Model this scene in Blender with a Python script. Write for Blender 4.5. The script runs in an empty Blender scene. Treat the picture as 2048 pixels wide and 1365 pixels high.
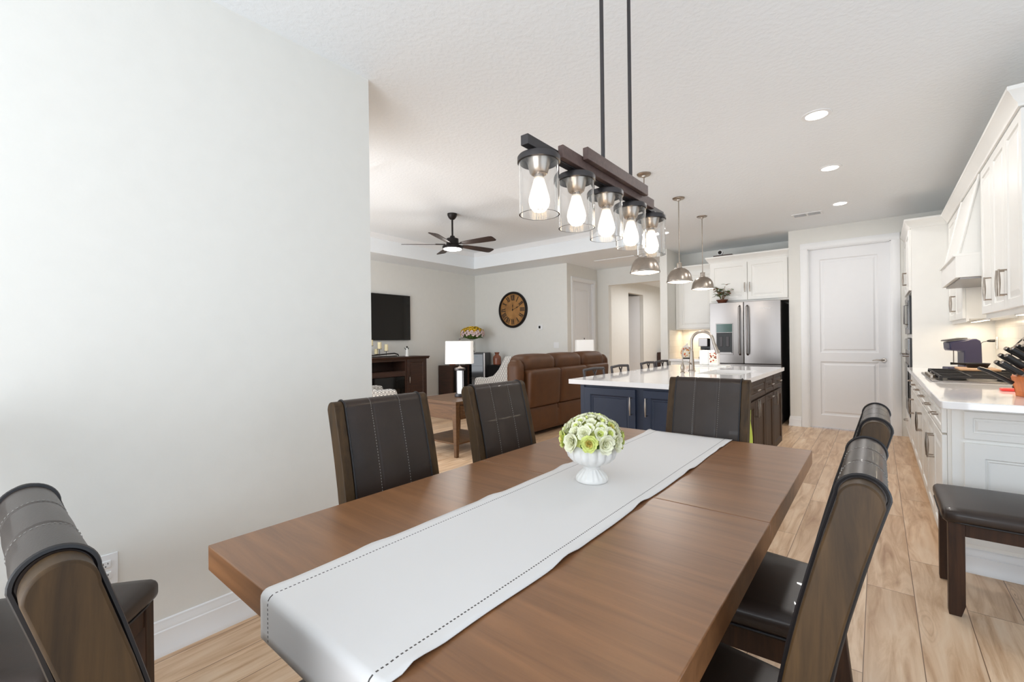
import bpy, bmesh, math, random
from mathutils import Vector, Matrix, Euler
R = math.radians; PI = math.pi
random.seed(7)
sc = bpy.context.scene
col = sc.collection

# ---------------- camera, world, sun, area lights, exposure ----------------
cam_d = bpy.data.cameras.new('camera'); cam = bpy.data.objects.new('camera', cam_d); col.objects.link(cam)
sc.camera = cam
F_PX = 895.225; YAW = 0.685579; ROLL = -0.0118289
cam_d.sensor_width = 36.0; cam_d.lens = F_PX / 2048 * 36.0
cam_d.clip_start = 0.02; cam_d.clip_end = 100
fw = Vector((-math.sin(YAW), math.cos(YAW), 0)); rt = Vector((math.cos(YAW), math.sin(YAW), 0)); up = Vector((0, 0, 1))
r2 = rt * math.cos(ROLL) + up * math.sin(ROLL); u2 = up * math.cos(ROLL) - rt * math.sin(ROLL)
mw = Matrix((r2, u2, -fw)).transposed().to_4x4(); mw.translation = Vector((0, 0, 1.242)); cam.matrix_world = mw

sc.view_settings.view_transform = 'Standard'
sc.view_settings.look = 'None'
sc.view_settings.gamma = 1
sc.view_settings.use_curve_mapping = False
sc.view_settings.exposure = -0.86
sc.cycles.max_bounces = 12
sc.cycles.diffuse_bounces = 6
sc.cycles.caustics_reflective = False
sc.cycles.caustics_refractive = False
sc.cycles.sample_clamp_indirect = 6
world = bpy.data.worlds.new('sky'); sc.world = world; world.use_nodes = True
bg = world.node_tree.nodes['Background']; bg.inputs[0].default_value = (0.62, 0.80, 1.0, 1); bg.inputs[1].default_value = 2.3

def area(name, loc, rot, sx, sy, power, color=(1, 1, 1)):
    d = bpy.data.lights.new(name, 'AREA'); d.shape = 'RECTANGLE'; d.size = sx; d.size_y = sy; d.energy = power; d.color = color
    o = bpy.data.objects.new(name, d); col.objects.link(o); o.location = loc; o.rotation_euler = rot
    return o
def point(name, loc, power, color=(1, .86, .7), r=.03):
    d = bpy.data.lights.new(name, 'POINT'); d.energy = power; d.color = color; d.shadow_soft_size = r
    o = bpy.data.objects.new(name, d); col.objects.link(o); o.location = loc
    return o
# daylight entering through the windows behind and beside the camera and the living room sliders
area('daylight_dining_rear', (-0.4, -2.05, 1.15), (R(122), 0, 0), 2.7, 2.0, 178, (.93, .965, 1))
area('daylight_dining_side', (2.2, 0.8, 1.1), (R(130), 0, R(90)), 3.0, 2.0, 34, (.94, .97, 1))
area('daylight_living_sliders', (-4.9, 1.1, 1.25), (R(86), 0, 0), 3.2, 2.1, 215, (.95, .975, 1))
area('hall_fill', (-3.6, 11.0, 2.6), (0, 0, 0), 1.2, 3.0, 92, (.98, .99, 1))  # added fill under the hall ceiling to brighten its walls; no window there

# ---------------- materials ----------------
def srgb(r, g, b):
    f = lambda c: (c / 12.92 if c <= .04045 else ((c + .055) / 1.055) ** 2.4)
    return (f(r / 255), f(g / 255), f(b / 255), 1)
class NT:
    def __init__(s, name):
        s.m = bpy.data.materials.new(name); s.m.use_nodes = True; s.t = s.m.node_tree; s.p = s.t.nodes['Principled BSDF']
    def n(s, ty, **kw):
        nd = s.t.nodes.new('ShaderNode' + ty)
        for k, v in kw.items():
            if k.startswith('i_'):
                key = k[2:]; key = int(key) if key.isdigit() else key.replace('_', ' ')
                nd.inputs[key].default_value = v
            else: setattr(nd, k, v)
        return nd
    def l(s, a, b, ao=0, bi=0):
        s.t.links.new(a.outputs[ao], b.inputs[bi] if not isinstance(b, bpy.types.NodeSocket) else b)
    def math(s, op, a, b=None, c=None):
        nd = s.t.nodes.new('ShaderNodeMath'); nd.operation = op
        for i, v in enumerate((a, b, c)):
            if v is None: continue
            if isinstance(v, (int, float)): nd.inputs[i].default_value = v
            else: s.t.links.new(v, nd.inputs[i])
        return nd.outputs[0]
    def ramp(s, fac, stops):
        nd = s.t.nodes.new('ShaderNodeValToRGB'); e = nd.color_ramp.elements
        while len(e) > 1: e.remove(e[-1])
        e[0].position = stops[0][0]; e[0].color = stops[0][1]
        for p, c in stops[1:]:
            q = e.new(p); q.color = c
        s.t.links.new(fac, nd.inputs[0]); return nd
    def coords(s, kind='Object', scale=(1, 1, 1), rot=(0, 0, 0)):
        tc = s.n('TexCoord'); mp = s.n('Mapping'); mp.inputs['Scale'].default_value = scale; mp.inputs['Rotation'].default_value = rot
        s.t.links.new(tc.outputs[kind], mp.inputs[0]); return mp.outputs[0]
    def bump(s, h, strength=.2, dist=.002):
        b = s.n('Bump'); b.inputs['Strength'].default_value = strength; b.inputs['Distance'].default_value = dist
        s.t.links.new(h, b.inputs['Height']); s.t.links.new(b.outputs[0], s.p.inputs['Normal']); return b
    def mix(s, fac, a, b, blend='MIX'):
        nd = s.t.nodes.new('ShaderNodeMix'); nd.data_type = 'RGBA'; nd.blend_type = blend
        if isinstance(fac, (int, float)): nd.inputs[0].default_value = fac
        else: s.t.links.new(fac, nd.inputs[0])
        for i, v in ((6, a), (7, b)):
            if isinstance(v, tuple): nd.inputs[i].default_value = v
            else: s.t.links.new(v, nd.inputs[i])
        return nd.outputs[2]
    def n_sep(s, sock):
        nd = s.t.nodes.new('ShaderNodeSeparateColor'); s.t.links.new(sock, nd.inputs[0]); return nd.outputs[0]
    def base(s, sock): s.t.links.new(sock, s.p.inputs['Base Color'])

def plain(name, color, rough=.5, metal=0, spec=.5, noise=.04, nscale=12, bump=0, bscale=200, coat=0, trans=0, ior=1.45, sheen=0):
    t = NT(name); p = t.p
    p.inputs['Roughness'].default_value = rough; p.inputs['Metallic'].default_value = metal
    p.inputs['Specular IOR Level'].default_value = spec; p.inputs['Coat Weight'].default_value = coat
    p.inputs['Transmission Weight'].default_value = trans; p.inputs['IOR'].default_value = ior
    co = t.coords()
    nz = t.n('TexNoise'); nz.inputs['Scale'].default_value = nscale; nz.inputs['Detail'].default_value = 3; t.t.links.new(co, nz.inputs[0])
    d = tuple(max(0, c * (1 - noise)) for c in color[:3]) + (1,); l = tuple(min(1, c * (1 + noise)) for c in color[:3]) + (1,)
    rp = t.ramp(nz.outputs[0], [(.3, d), (.7, l)]); t.base(rp.outputs[0])
    if bump:
        b2 = t.n('TexNoise'); b2.inputs['Scale'].default_value = bscale; b2.inputs['Detail'].default_value = 4; t.t.links.new(co, b2.inputs[0])
        t.bump(b2.outputs[0], bump, .002)
    return t.m
def emis(name, color, strength):
    t = NT(name); t.p.inputs['Base Color'].default_value = color; t.p.inputs['Emission Color'].default_value = color
    t.p.inputs['Emission Strength'].default_value = strength
    return t.m
def wood(name, dark, light, rough=.4, scale=(3, 40, 40), spec=.5, contrast=1, coat=0):
    t = NT(name); co = t.coords(scale=scale)
    n1 = t.n('TexNoise'); n1.inputs['Scale'].default_value = 1; n1.inputs['Detail'].default_value = 8; n1.inputs['Roughness'].default_value = .65; n1.inputs['Distortion'].default_value = .6
    t.t.links.new(co, n1.inputs[0])
    rp = t.ramp(n1.outputs[0], [(.5 - .22 / contrast, dark), (.5 + .2 / contrast, light)]); t.base(rp.outputs[0])
    t.p.inputs['Roughness'].default_value = rough; t.p.inputs['Specular IOR Level'].default_value = spec; t.p.inputs['Coat Weight'].default_value = coat
    t.p.inputs['Coat Roughness'].default_value = .25
    t.bump(n1.outputs[0], .12, .001)
    return t.m

M = {}
M['wall'] = plain('wall_paint', srgb(226, 225, 220), .75, noise=.01, bump=.12, bscale=90)
M['wall_lr'] = M['wall']
def ceil_mat():
    t = NT('ceiling_texture'); co = t.coords()
    n = t.n('TexNoise'); n.inputs['Scale'].default_value = 38; n.inputs['Detail'].default_value = 3; t.t.links.new(co, n.inputs[0])
    t.p.inputs['Base Color'].default_value = srgb(238, 242, 245); t.p.inputs['Roughness'].default_value = .9
    rp = t.ramp(n.outputs[0], [(.42, (0, 0, 0, 1)), (.6, (1, 1, 1, 1))]); t.bump(rp.outputs[0], .2, .004); return t.m
M['ceiling'] = ceil_mat()
M['trim'] = plain('white_trim', srgb(236, 237, 238), .35, noise=.006)
M['cab'] = plain('white_cabinet_paint', srgb(238, 237, 233), .38, noise=.008)
M['cab_end'] = M['cab']
M['door_white'] = plain('door_paint', srgb(233, 234, 236), .4, noise=.006)
M['navy'] = plain('navy_paint', srgb(38, 47, 66), .45, noise=.04)
M['quartz'] = plain('white_quartz', srgb(243, 242, 242), .08, noise=.012, nscale=30, coat=.3)
M['leather'] = plain('dark_brown_leather', srgb(46, 35, 29), .40, noise=.18, nscale=9, bump=.10, bscale=420, coat=.10, spec=.45)
M['piping'] = plain('black_piping', srgb(32, 29, 30), .4)
M['stitch'] = plain('pale_stitching', srgb(150, 146, 140), .7)
M['sofa'] = plain('cognac_leather', srgb(86, 53, 27), .5, noise=.14, nscale=7, bump=.15, bscale=300)
M['nickel'] = plain('brushed_nickel', srgb(164, 154, 144), .3, metal=1, noise=.05, nscale=60)
M['steel'] = None
M['darkmetal'] = plain('bronze_black_metal', srgb(74, 71, 72), .42, metal=.75, noise=.05)
M['brownmetal'] = wood('brown_wood_bar', srgb(72, 56, 52), srgb(98, 76, 70), .5, (2, 60, 60))
M['black'] = plain('black_plastic', srgb(24, 23, 24), .35)
M['blackglass'] = plain('black_glass', srgb(14, 14, 15), .06, spec=.6)
M['iron'] = plain('cast_iron', srgb(38, 36, 36), .55, metal=.3)
M['fan'] = wood('dark_walnut_blade', srgb(38, 27, 24), srgb(58, 42, 36), .45, (2, 40, 40))
M['fanmetal'] = plain('oil_rubbed_bronze', srgb(36, 31, 30), .4, metal=.5)
M['ceramic'] = plain('white_ceramic', srgb(238, 237, 234), .35, noise=.06, nscale=18, bump=.1, bscale=40)
M['cream'] = plain('candle_wax', srgb(240, 226, 184), .5)
M['navyplastic'] = plain('dark_purple_blue_plastic', srgb(44, 42, 68), .3)
M['orange'] = wood('cherry_wood_block', srgb(178, 92, 40), srgb(214, 122, 62), .45, (30, 30, 3))
M['red'] = plain('red_silicone', srgb(226, 62, 58), .45)
M['board'] = wood('light_board', srgb(190, 142, 100), srgb(218, 174, 132), .5, (4, 40, 40))
M['lime'] = plain('lime_cloth', srgb(196, 216, 96), .9, bump=.3)
M['terracotta'] = plain('brown_pot', srgb(92, 52, 36), .6)
M['leaf'] = plain('leaf_green', srgb(86, 112, 52), .5, noise=.3, nscale=8)
M['leafred'] = plain('reddish_leaf', srgb(156, 104, 72), .5, noise=.2)
M['stem'] = plain('stem', srgb(112, 88, 58), .7)
M['copper'] = plain('brown_glazed_vase', srgb(128, 76, 56), .25, noise=.2)
M['bluegrey'] = plain('dispenser_display', srgb(72, 98, 94), .12)
M['shaded_door'] = plain('shaded_inner_door', srgb(120, 118, 104), .6)
M['darkdoor'] = plain('shaded_hall_door', srgb(150, 146, 132), .5)  # this and the inner door tone have shade put into the colour

def glass(name, color=(1, 1, 1, 1), rough=0.0):
    t = NT(name); t.p.inputs['Base Color'].default_value = color; t.p.inputs['Transmission Weight'].default_value = 1
    t.p.inputs['Roughness'].default_value = rough; t.p.inputs['IOR'].default_value = 1.45; return t.m
M['glass'] = glass('clear_glass')
M['bulbglass'] = glass('bulb_glass', (1, .97, .92, 1))
M['bulbglass'].node_tree.nodes['Principled BSDF'].inputs['Emission Color'].default_value = (1, .9, .76, 1); M['bulbglass'].node_tree.nodes['Principled BSDF'].inputs['Emission Strength'].default_value = .9
M['filament'] = emis('glowing_filament', (1, .84, .62, 1), 260)
M['lampglow'] = emis('frosted_lens_glow', (1, .93, .85, 1), 9)
M['canglow'] = emis('downlight_glow', (1, .95, .88, 1), 14)
M['fanglow'] = emis('fan_lens_glow', (1, .97, .92, 1), 7)
M['stripglow'] = emis('under_cabinet_led', (1, .84, .62, 1), 10)
M['tubeglow'] = emis('lit_white_glass', (.96, .98, 1, 1), 1.1)

def steel_mat():
    t = NT('brushed_stainless'); co = t.coords(scale=(260, 260, 2))
    n = t.n('TexNoise'); n.inputs['Scale'].default_value = 1; n.inputs['Detail'].default_value = 4; t.t.links.new(co, n.inputs[0])
    t.p.inputs['Base Color'].default_value = srgb(138, 133, 130); t.p.inputs['Metallic'].default_value = 1
    t.p.inputs['Roughness'].default_value = .3; t.bump(n.outputs[0], .05, .001)
    t.p.inputs['Anisotropic'].default_value = .5
    return t.m
M['steel'] = steel_mat()

def floor_mat():
    t = NT('light_oak_plank_floor')
    tc = t.n('TexCoord'); sep = t.n('SeparateXYZ'); t.t.links.new(tc.outputs['Object'], sep.inputs[0])
    cmb = t.n('CombineXYZ'); t.t.links.new(sep.outputs[1], cmb.inputs[0]); t.t.links.new(sep.outputs[0], cmb.inputs[1])
    mp = t.n('Mapping'); mp.inputs['Location'].default_value = (.35, .055, 0); t.t.links.new(cmb.outputs[0], mp.inputs[0])
    br = t.n('TexBrick'); br.offset = .37; br.offset_frequency = 2
    br.inputs['Color1'].default_value = (0, 0, 0, 1); br.inputs['Color2'].default_value = (1, 1, 1, 1); br.inputs['Mortar'].default_value = (.5, .5, .5, 1)
    br.inputs['Scale'].default_value = 1; br.inputs['Mortar Size'].default_value = .0016; br.inputs['Mortar Smooth'].default_value = .1
    br.inputs['Brick Width'].default_value = 1.22; br.inputs['Row Height'].default_value = .178
    t.t.links.new(mp.outputs[0], br.inputs[0])
    # per plank offset of grain
    off = t.n('CombineXYZ'); m8 = t.math('MULTIPLY', br.outputs[0], 37.0); t.t.links.new(m8, off.inputs[0]); t.t.links.new(m8, off.inputs[2])
    add = t.n('VectorMath'); add.operation = 'ADD'; t.t.links.new(mp.outputs[0], add.inputs[0]); t.t.links.new(off.outputs[0], add.inputs[1])
    g = t.n('Mapping'); g.inputs['Scale'].default_value = (1.6, 14, 1); t.t.links.new(add.outputs[0], g.inputs[0])
    n1 = t.n('TexNoise'); n1.inputs['Scale'].default_value = 1.3; n1.inputs['Detail'].default_value = 7; n1.inputs['Roughness'].default_value = .6; n1.inputs['Distortion'].default_value = .9
    t.t.links.new(g.outputs[0], n1.inputs[0])
    base = t.ramp(n1.outputs[0], [(.25, srgb(178, 138, 104)), (.42, srgb(212, 177, 142)), (.56, srgb(232, 202, 170)), (.8, srgb(246, 226, 200))])
    # broad cloudy variation
    g2 = t.n('Mapping'); g2.inputs['Scale'].default_value = (2.2, 5, 1); t.t.links.new(add.outputs[0], g2.inputs[0])
    n2 = t.n('TexNoise'); n2.inputs['Scale'].default_value = 1; n2.inputs['Detail'].default_value = 2; t.t.links.new(g2.outputs[0], n2.inputs[0])
    r2_ = t.ramp(n2.outputs[0], [(.35, (.80, .76, .73, 1)), (.65, (1, 1, 1, 1))])
    c1 = t.mix(.7, base.outputs[0], r2_.outputs[0], 'MULTIPLY')
    # knots with cathedral rings
    g3 = t.n('Mapping'); g3.inputs['Scale'].default_value = (1.5, 7.2, 1); t.t.links.new(add.outputs[0], g3.inputs[0])
    n3 = t.n('TexNoise'); n3.inputs['Scale'].default_value = 3; n3.inputs['Detail'].default_value = 2; t.t.links.new(g3.outputs[0], n3.inputs[0])
    wv = t.n('VectorMath'); wv.operation = 'MULTIPLY_ADD'; wv.inputs[1].default_value = (.16, .16, .16)
    t.t.links.new(n3.outputs[1], wv.inputs[0]); t.t.links.new(g3.outputs[0], wv.inputs[2])
    vo = t.n('TexVoronoi'); vo.inputs['Scale'].default_value = 1.0; t.t.links.new(wv.outputs[0], vo.inputs[0])
    ring = t.math('SINE', t.math('MULTIPLY', vo.outputs[0], 95.0))
    fall = t.math('MULTIPLY', t.math('SUBTRACT', 1.0, t.math('MULTIPLY', vo.outputs[0], 3.2)), t.math('GREATER_THAN', t.n_sep(vo.outputs[1]), .6)); fall = t.math('MAXIMUM', fall, 0.0)
    rk = t.math('MULTIPLY', t.math('MAXIMUM', ring, 0.0), t.math('MULTIPLY', fall, .4))
    kc = t.math('MULTIPLY', t.math('LESS_THAN', vo.outputs[0], .045), t.math('GREATER_THAN', t.n_sep(vo.outputs[1]), .6)); kk = t.math('MAXIMUM', rk, t.math('MULTIPLY', kc, .7))
    c2 = t.mix(kk, c1, srgb(140, 98, 66))
    # per plank tone
    pt = t.ramp(br.outputs[0], [(0, (.86, .83, .80, 1)), (.5, (.97, .96, .95, 1)), (1, (1.0, 1.0, 1.0, 1))])
    c3 = t.mix(1.0, c2, pt.outputs[0], 'MULTIPLY')
    c4 = t.mix(br.outputs[1], c3, srgb(120, 92, 70)); t.base(c4)
    t.p.inputs['Roughness'].default_value = .34; t.p.inputs['Specular IOR Level'].default_value = .45
    h = t.math('SUBTRACT', t.math('MULTIPLY', n1.outputs[0], .25), br.outputs[1]); t.bump(h, .25, .0015)
    return t.m
M['floor'] = floor_mat()
# table top: grain runs across the table (X)
M['table'] = wood('table_oak', srgb(104, 70, 44), srgb(152, 106, 69), .34, (1.6, 26, 30), spec=.6, coat=.15, contrast=.75)
M['tableedge'] = M['table']
M['chairwood'] = wood('chair_oak', srgb(36, 26, 16), srgb(84, 62, 36), .52, (30, 26, 2.4), spec=.28)
M['chairleg'] = wood('chair_leg_wood', srgb(40, 25, 17), srgb(70, 45, 29), .5, (40, 40, 3), spec=.3)
M['endtable'] = wood('end_table_wood', srgb(66, 43, 24), srgb(106, 74, 44), .45, (3, 40, 40), spec=.35)
M['espresso'] = wood('espresso_wood', srgb(42, 26, 20), srgb(70, 45, 34), .4, (3, 40, 40))
M['islandwood'] = wood('island_stained_wood', srgb(46, 34, 26), srgb(74, 56, 43), .5, (30, 30, 2.6), spec=.3)

def runner_mat():
    t = NT('white_linen_runner'); tc = t.n('TexCoord'); sep = t.n('SeparateXYZ'); t.t.links.new(tc.outputs['Object'], sep.inputs[0])
    x, y, z = sep.outputs[0], sep.outputs[1], sep.outputs[2]
    # object space: x across (-.1975...1975), hem stitch lines 2.6 cm inside the edges
    ax = t.math('ABSOLUTE', x)
    lx = t.math('LESS_THAN', t.math('ABSOLUTE', t.math('SUBTRACT', ax, .165)), .0016)
    yz = t.math('ADD', y, t.math('MULTIPLY', z, -1.0))
    dash = t.math('LESS_THAN', t.math('FRACT', t.math('DIVIDE', yz, .0085)), .55)
    line1 = t.math('MULTIPLY', lx, dash)
    c = t.mix(t.math('MULTIPLY', line1, .93), srgb(226, 224, 223), srgb(46, 38, 34)); 
    w = t.n('TexWave'); 
    nz = t.n('TexNoise'); nz.inputs['Scale'].default_value = 900; t.t.links.new(tc.outputs['Object'], nz.inputs[0])
    t.base(c); t.p.inputs['Roughness'].default_value = .85; t.bump(nz.outputs[0], .15, .0006); return t.m
M['runner'] = runner_mat()

def pattern_mat():
    t = NT('white_upholstery_grey_links'); tc = t.n('TexCoord'); sep = t.n('SeparateXYZ'); t.t.links.new(tc.outputs['Object'], sep.inputs[0])
    s = .05
    u = t.math('DIVIDE', t.math('ADD', sep.outputs[0], sep.outputs[1]), s); v = t.math('DIVIDE', sep.outputs[2], s * .8)
    row = t.math('MULTIPLY', t.math('MODULO', t.math('FLOOR', v), 2.0), .5)
    fu = t.math('SUBTRACT', t.math('FRACT', t.math('ADD', u, row)), .5); fv = t.math('SUBTRACT', t.math('FRACT', v), .5)
    d = t.math('SQRT', t.math('ADD', t.math('MULTIPLY', fu, fu), t.math('MULTIPLY', fv, fv)))
    rg = t.math('LESS_THAN', t.math('ABSOLUTE', t.math('SUBTRACT', d, .4)), .09)
    t.base(t.mix(rg, srgb(222, 220, 214), srgb(118, 116, 114))); t.p.inputs['Roughness'].default_value = .85; return t.m
M['pattern'] = pattern_mat()
def clockface_mat():
    t = NT('aged_clock_paper'); co = t.coords(scale=(5, 5, 5)); n = t.n('TexNoise'); n.inputs['Scale'].default_value = 1; n.inputs['Detail'].default_value = 4
    t.t.links.new(co, n.inputs[0]); rp = t.ramp(n.outputs[0], [(.35, srgb(142, 98, 52)), (.65, srgb(178, 130, 72))]); t.base(rp.outputs[0]); t.p.inputs['Roughness'].default_value = .5; return t.m
M['clockface'] = clockface_mat()
def tile_mat():
    t = NT('white_subway_tile'); tc = t.n('TexCoord'); sep = t.n('SeparateXYZ'); t.t.links.new(tc.outputs['Object'], sep.inputs[0])
    c = t.n('CombineXYZ'); t.t.links.new(t.math('ADD', sep.outputs[0], sep.outputs[1]), c.inputs[0]); t.t.links.new(sep.outputs[2], c.inputs[1])
    br = t.n('TexBrick'); br.inputs['Color1'].default_value = srgb(236, 230, 220); br.inputs['Color2'].default_value = srgb(228, 222, 212)
    br.inputs['Mortar'].default_value = srgb(214, 206, 196); br.inputs['Scale'].default_value = 1; br.inputs['Brick Width'].default_value = .2; br.inputs['Row Height'].default_value = .1
    br.inputs['Mortar Size'].default_value = .002; t.t.links.new(c.outputs[0], br.inputs[0]); t.base(br.outputs[0]); t.p.inputs['Roughness'].default_value = .2; return t.m
M['tile'] = tile_mat()
def shade_mat():
    t = NT('linen_lamp_shade'); t.p.inputs['Base Color'].default_value = srgb(240, 238, 234); t.p.inputs['Roughness'].default_value = .9
    t.p.inputs['Emission Color'].default_value = (1, .96, .92, 1); t.p.inputs['Emission Strength'].default_value = .4; 
    n = t.n('TexNoise'); n.inputs['Scale'].default_value = 300; t.t.links.new(t.coords(), n.inputs[0]); t.bump(n.outputs[0], .2, .001); return t.m
M['shade'] = shade_mat()
M['rose_lime'] = plain('lime_petals', srgb(222, 230, 138), .6, noise=.06)
M['rose_cream'] = plain('cream_petals', srgb(240, 240, 212), .6, noise=.05)
M['rose_yellow'] = plain('yellow_petals', srgb(222, 206, 118), .6, noise=.06)
M['yellow'] = plain('golden_petals', srgb(232, 196, 60), .6, noise=.1)
M['pink'] = plain('pale_pink_petals', srgb(242, 214, 212), .6, noise=.06)
M['bud'] = plain('dried_bud', srgb(160, 146, 96), .7, noise=.2)
def floral_mat(name, a, b, sc_=9.0):
    t = NT(name); co = t.coords(); v = t.n('TexVoronoi'); v.inputs['Scale'].default_value = sc_; t.t.links.new(co, v.inputs[0])
    sp = t.math('LESS_THAN', v.outputs[0], .38)
    c = t.mix(sp, srgb(240, 232, 216), t.mix(t.math('GREATER_THAN', t.n('TexNoise').outputs[0], .5), a, b)); t.base(c)
    t.p.inputs['Roughness'].default_value = .3; return t.m
M['floral'] = floral_mat('painted_leaf_ceramic', srgb(206, 84, 48), srgb(214, 160, 70), 26)

M['harvest'] = floral_mat('harvest_picture', srgb(188, 74, 40), srgb(120, 60, 34), 40)

# ---------------- geometry helpers ----------------
class G:
    def __init__(s): s.bm = bmesh.new(); s.M = Matrix.Identity(4); s.mi = 0
    def v(s, *p): return s.bm.verts.new(s.M @ Vector(p))
    def f(s, vs, mi=None):
        try: fc = s.bm.faces.new(vs)
        except ValueError: return None
        fc.material_index = s.mi if mi is None else mi; return fc
    def box(s, x0, y0, z0, x1, y1, z1):
        a = [s.v(x, y, z) for z in (z0, z1) for x, y in ((x0, y0), (x1, y0), (x1, y1), (x0, y1))]
        for q in ((3, 2, 1, 0), (4, 5, 6, 7), (0, 1, 5, 4), (1, 2, 6, 5), (2, 3, 7, 6), (3, 0, 4, 7)): s.f([a[i] for i in q])
        return s
    def loft(s, rings, cap0=True, cap1=True, closed=True):
        vr = [[s.v(*p) for p in r] for r in rings]; n = len(vr[0])
        for a, b in zip(vr, vr[1:]):
            for i in range(n if closed else n - 1): s.f([a[i], a[(i + 1) % n], b[(i + 1) % n], b[i]])
        if cap0: s.f(vr[0][::-1])
        if cap1: s.f(vr[-1])
        return s
    def lathe(s, prof, c=(0, 0, 0), seg=28, axis='z', caps=True, rib=None):
        rings = []
        for r, h in prof:
            ring = []
            for k in range(seg):
                a = 2 * PI * k / seg; rr = max(r, 1e-5) * (1 + (rib(a, h) if rib else 0))
                x, y = rr * math.cos(a), rr * math.sin(a)
                p = (x, y, h) if axis == 'z' else ((h, x, y) if axis == 'x' else (y, h, x))
                ring.append((c[0] + p[0], c[1] + p[1], c[2] + p[2]))
            rings.append(ring)
        return s.loft(rings, caps, caps)
    def cyl(s, c, r, h, axis='z', seg=20): return s.lathe([(r, 0), (r, h)], c, seg, axis)
    def tube(s, pts, r, seg=10, caps=True):
        pts = [Vector(p) for p in pts]; n = len(pts); rs = r if isinstance(r, (list, tuple)) else [r] * n
        rings = []; prev = None
        for i, p in enumerate(pts):
            d = (pts[min(i + 1, n - 1)] - pts[max(i - 1, 0)]).normalized()
            if prev is None:
                u = d.orthogonal().normalized()
            else:
                u = (prev - d * prev.dot(d)); u = u.normalized() if u.length > 1e-6 else d.orthogonal().normalized()
            prev = u; w = d.cross(u)
            rings.append([tuple(p + (u * math.cos(2 * PI * k / seg) + w * math.sin(2 * PI * k / seg)) * rs[i]) for k in range(seg)])
        return s.loft(rings, caps, caps)
    def prism(s, poly, axis, a, b):
        """poly 2D points; extruded along axis from a to b. axis x: poly=(y,z); y: (x,z); z: (x,y)"""
        def P(q, t): return (t, q[0], q[1]) if axis == 'x' else ((q[0], t, q[1]) if axis == 'y' else (q[0], q[1], t))
        return s.loft([[P(q, a) for q in poly], [P(q, b) for q in poly]])
    def rbox(s, c, h, r, n=6, bulge=(0, 0, 0)):
        """rounded, optionally bulging cushion box; c centre, h half sizes"""
        faces = {}
        def vert(p):
            key = tuple(round(q, 5) for q in p)
            if key in faces: return faces[key]
            q = []
            for i in range(3):
                q.append(p[i] * h[i])
            inner = [max(-(h[i] - r), min(h[i] - r, q[i])) for i in range(3)]
            d = Vector([q[i] - inner[i] for i in range(3)])
            if d.length > 1e-9: d = d.normalized() * r
            out = [inner[i] + d[i] for i in range(3)]
            for i in range(3):
                j, k = (i + 1) % 3, (i + 2) % 3
                out[i] += (1 if p[i] > 0 else -1) * bulge[i] * (1 - p[j] ** 2) * (1 - p[k] ** 2) * abs(p[i])
            faces[key] = s.v(c[0] + out[0], c[1] + out[1], c[2] + out[2]); return faces[key]
        # denser near borders
        ts = [-1] + [(-1 + (r / max(h)) * .35)] if False else []
        L = sorted(set([round(math.sin(t / n * PI / 2), 5) for t in range(-n, n + 1)]))
        for ax in range(3):
            for sg in (-1, 1):
                for a0, a1 in zip(L, L[1:]):
                    for b0, b1 in zip(L, L[1:]):
                        q = []
                        for a, b in ((a0, b0), (a1, b0), (a1, b1), (a0, b1)):
                            p = [0, 0, 0]; p[ax] = sg; p[(ax + 1) % 3] = a; p[(ax + 2) % 3] = b; q.append(vert(p))
                        if sg < 0: q.reverse()
                        s.f(q)
        return s
    def sphere(s, c, r, seg=14, rings=8, sc_=(1, 1, 1)):
        rr = []
        for i in range(rings + 1):
            a = PI * i / rings; q = max(math.sin(a), 1e-4)
            rr.append([(c[0] + r * q * math.cos(2 * PI * k / seg) * sc_[0], c[1] + r * q * math.sin(2 * PI * k / seg) * sc_[1], c[2] - r * math.cos(a) * sc_[2]) for k in range(seg)])
        return s.loft(rr)
    def panel(s, x0, z0, w, h, t, prof, y=0):
        """front facing -Y; prof list of (inset, depth recess from front plane)"""
        rings = [[(x0, y, z0), (x0 + w, y, z0), (x0 + w, y, z0 + h), (x0, y, z0 + h)]]
        for ins, dep in prof:
            yy = y - t + dep
            rings.append([(x0 + ins, yy, z0 + ins), (x0 + w - ins, yy, z0 + ins), (x0 + w - ins, yy, z0 + h - ins), (x0 + ins, yy, z0 + h - ins)])
        return s.loft(rings)
def obj(name, g, mats, parent=None, bevel=0, smooth=True, ang=38, loc=None, sub=0):
    bm = g.bm if isinstance(g, G) else g
    bmesh.ops.remove_doubles(bm, verts=bm.verts, dist=1e-6)
    bmesh.ops.recalc_face_normals(bm, faces=bm.faces)
    if smooth:
        for f in bm.faces: f.smooth = True
        la = R(ang)
        for e in bm.edges:
            if len(e.link_faces) > 2 or (len(e.link_faces) == 2 and e.calc_face_angle(0) > la): e.smooth = False
    me = bpy.data.meshes.new(name); bm.to_mesh(me); bm.free()
    for m in (mats if isinstance(mats, (list, tuple)) else [mats]): me.materials.append(M[m] if isinstance(m, str) else m)
    o = bpy.data.objects.new(name, me); col.objects.link(o)
    if parent: o.parent = parent
    if loc: o.location = loc
    if bevel:
        b = o.modifiers.new('bevel', 'BEVEL'); b.width = bevel; b.segments = 2; b.limit_method = 'ANGLE'; b.angle_limit = R(40)
    if sub:
        b = o.modifiers.new('sub', 'SUBSURF'); b.levels = sub; b.render_levels = sub
    return o
def tag(o, label, cat, group=None):
    o['label'] = label; o['category'] = cat
    if group: o['group'] = group
    return o
def thing(name, label, cat, loc=(0, 0, 0), rz=0, group=None):
    o = bpy.data.objects.new(name, None); col.objects.link(o); o.location = loc; o.rotation_euler = (0, 0, R(rz)); o.empty_display_size = .1
    return tag(o, label, cat, group)
def struct(name, g, m, parent=None, bevel=0):
    o = obj(name, g, m, parent, bevel)
    if not parent: o['kind'] = 'structure'
    return o
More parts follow.
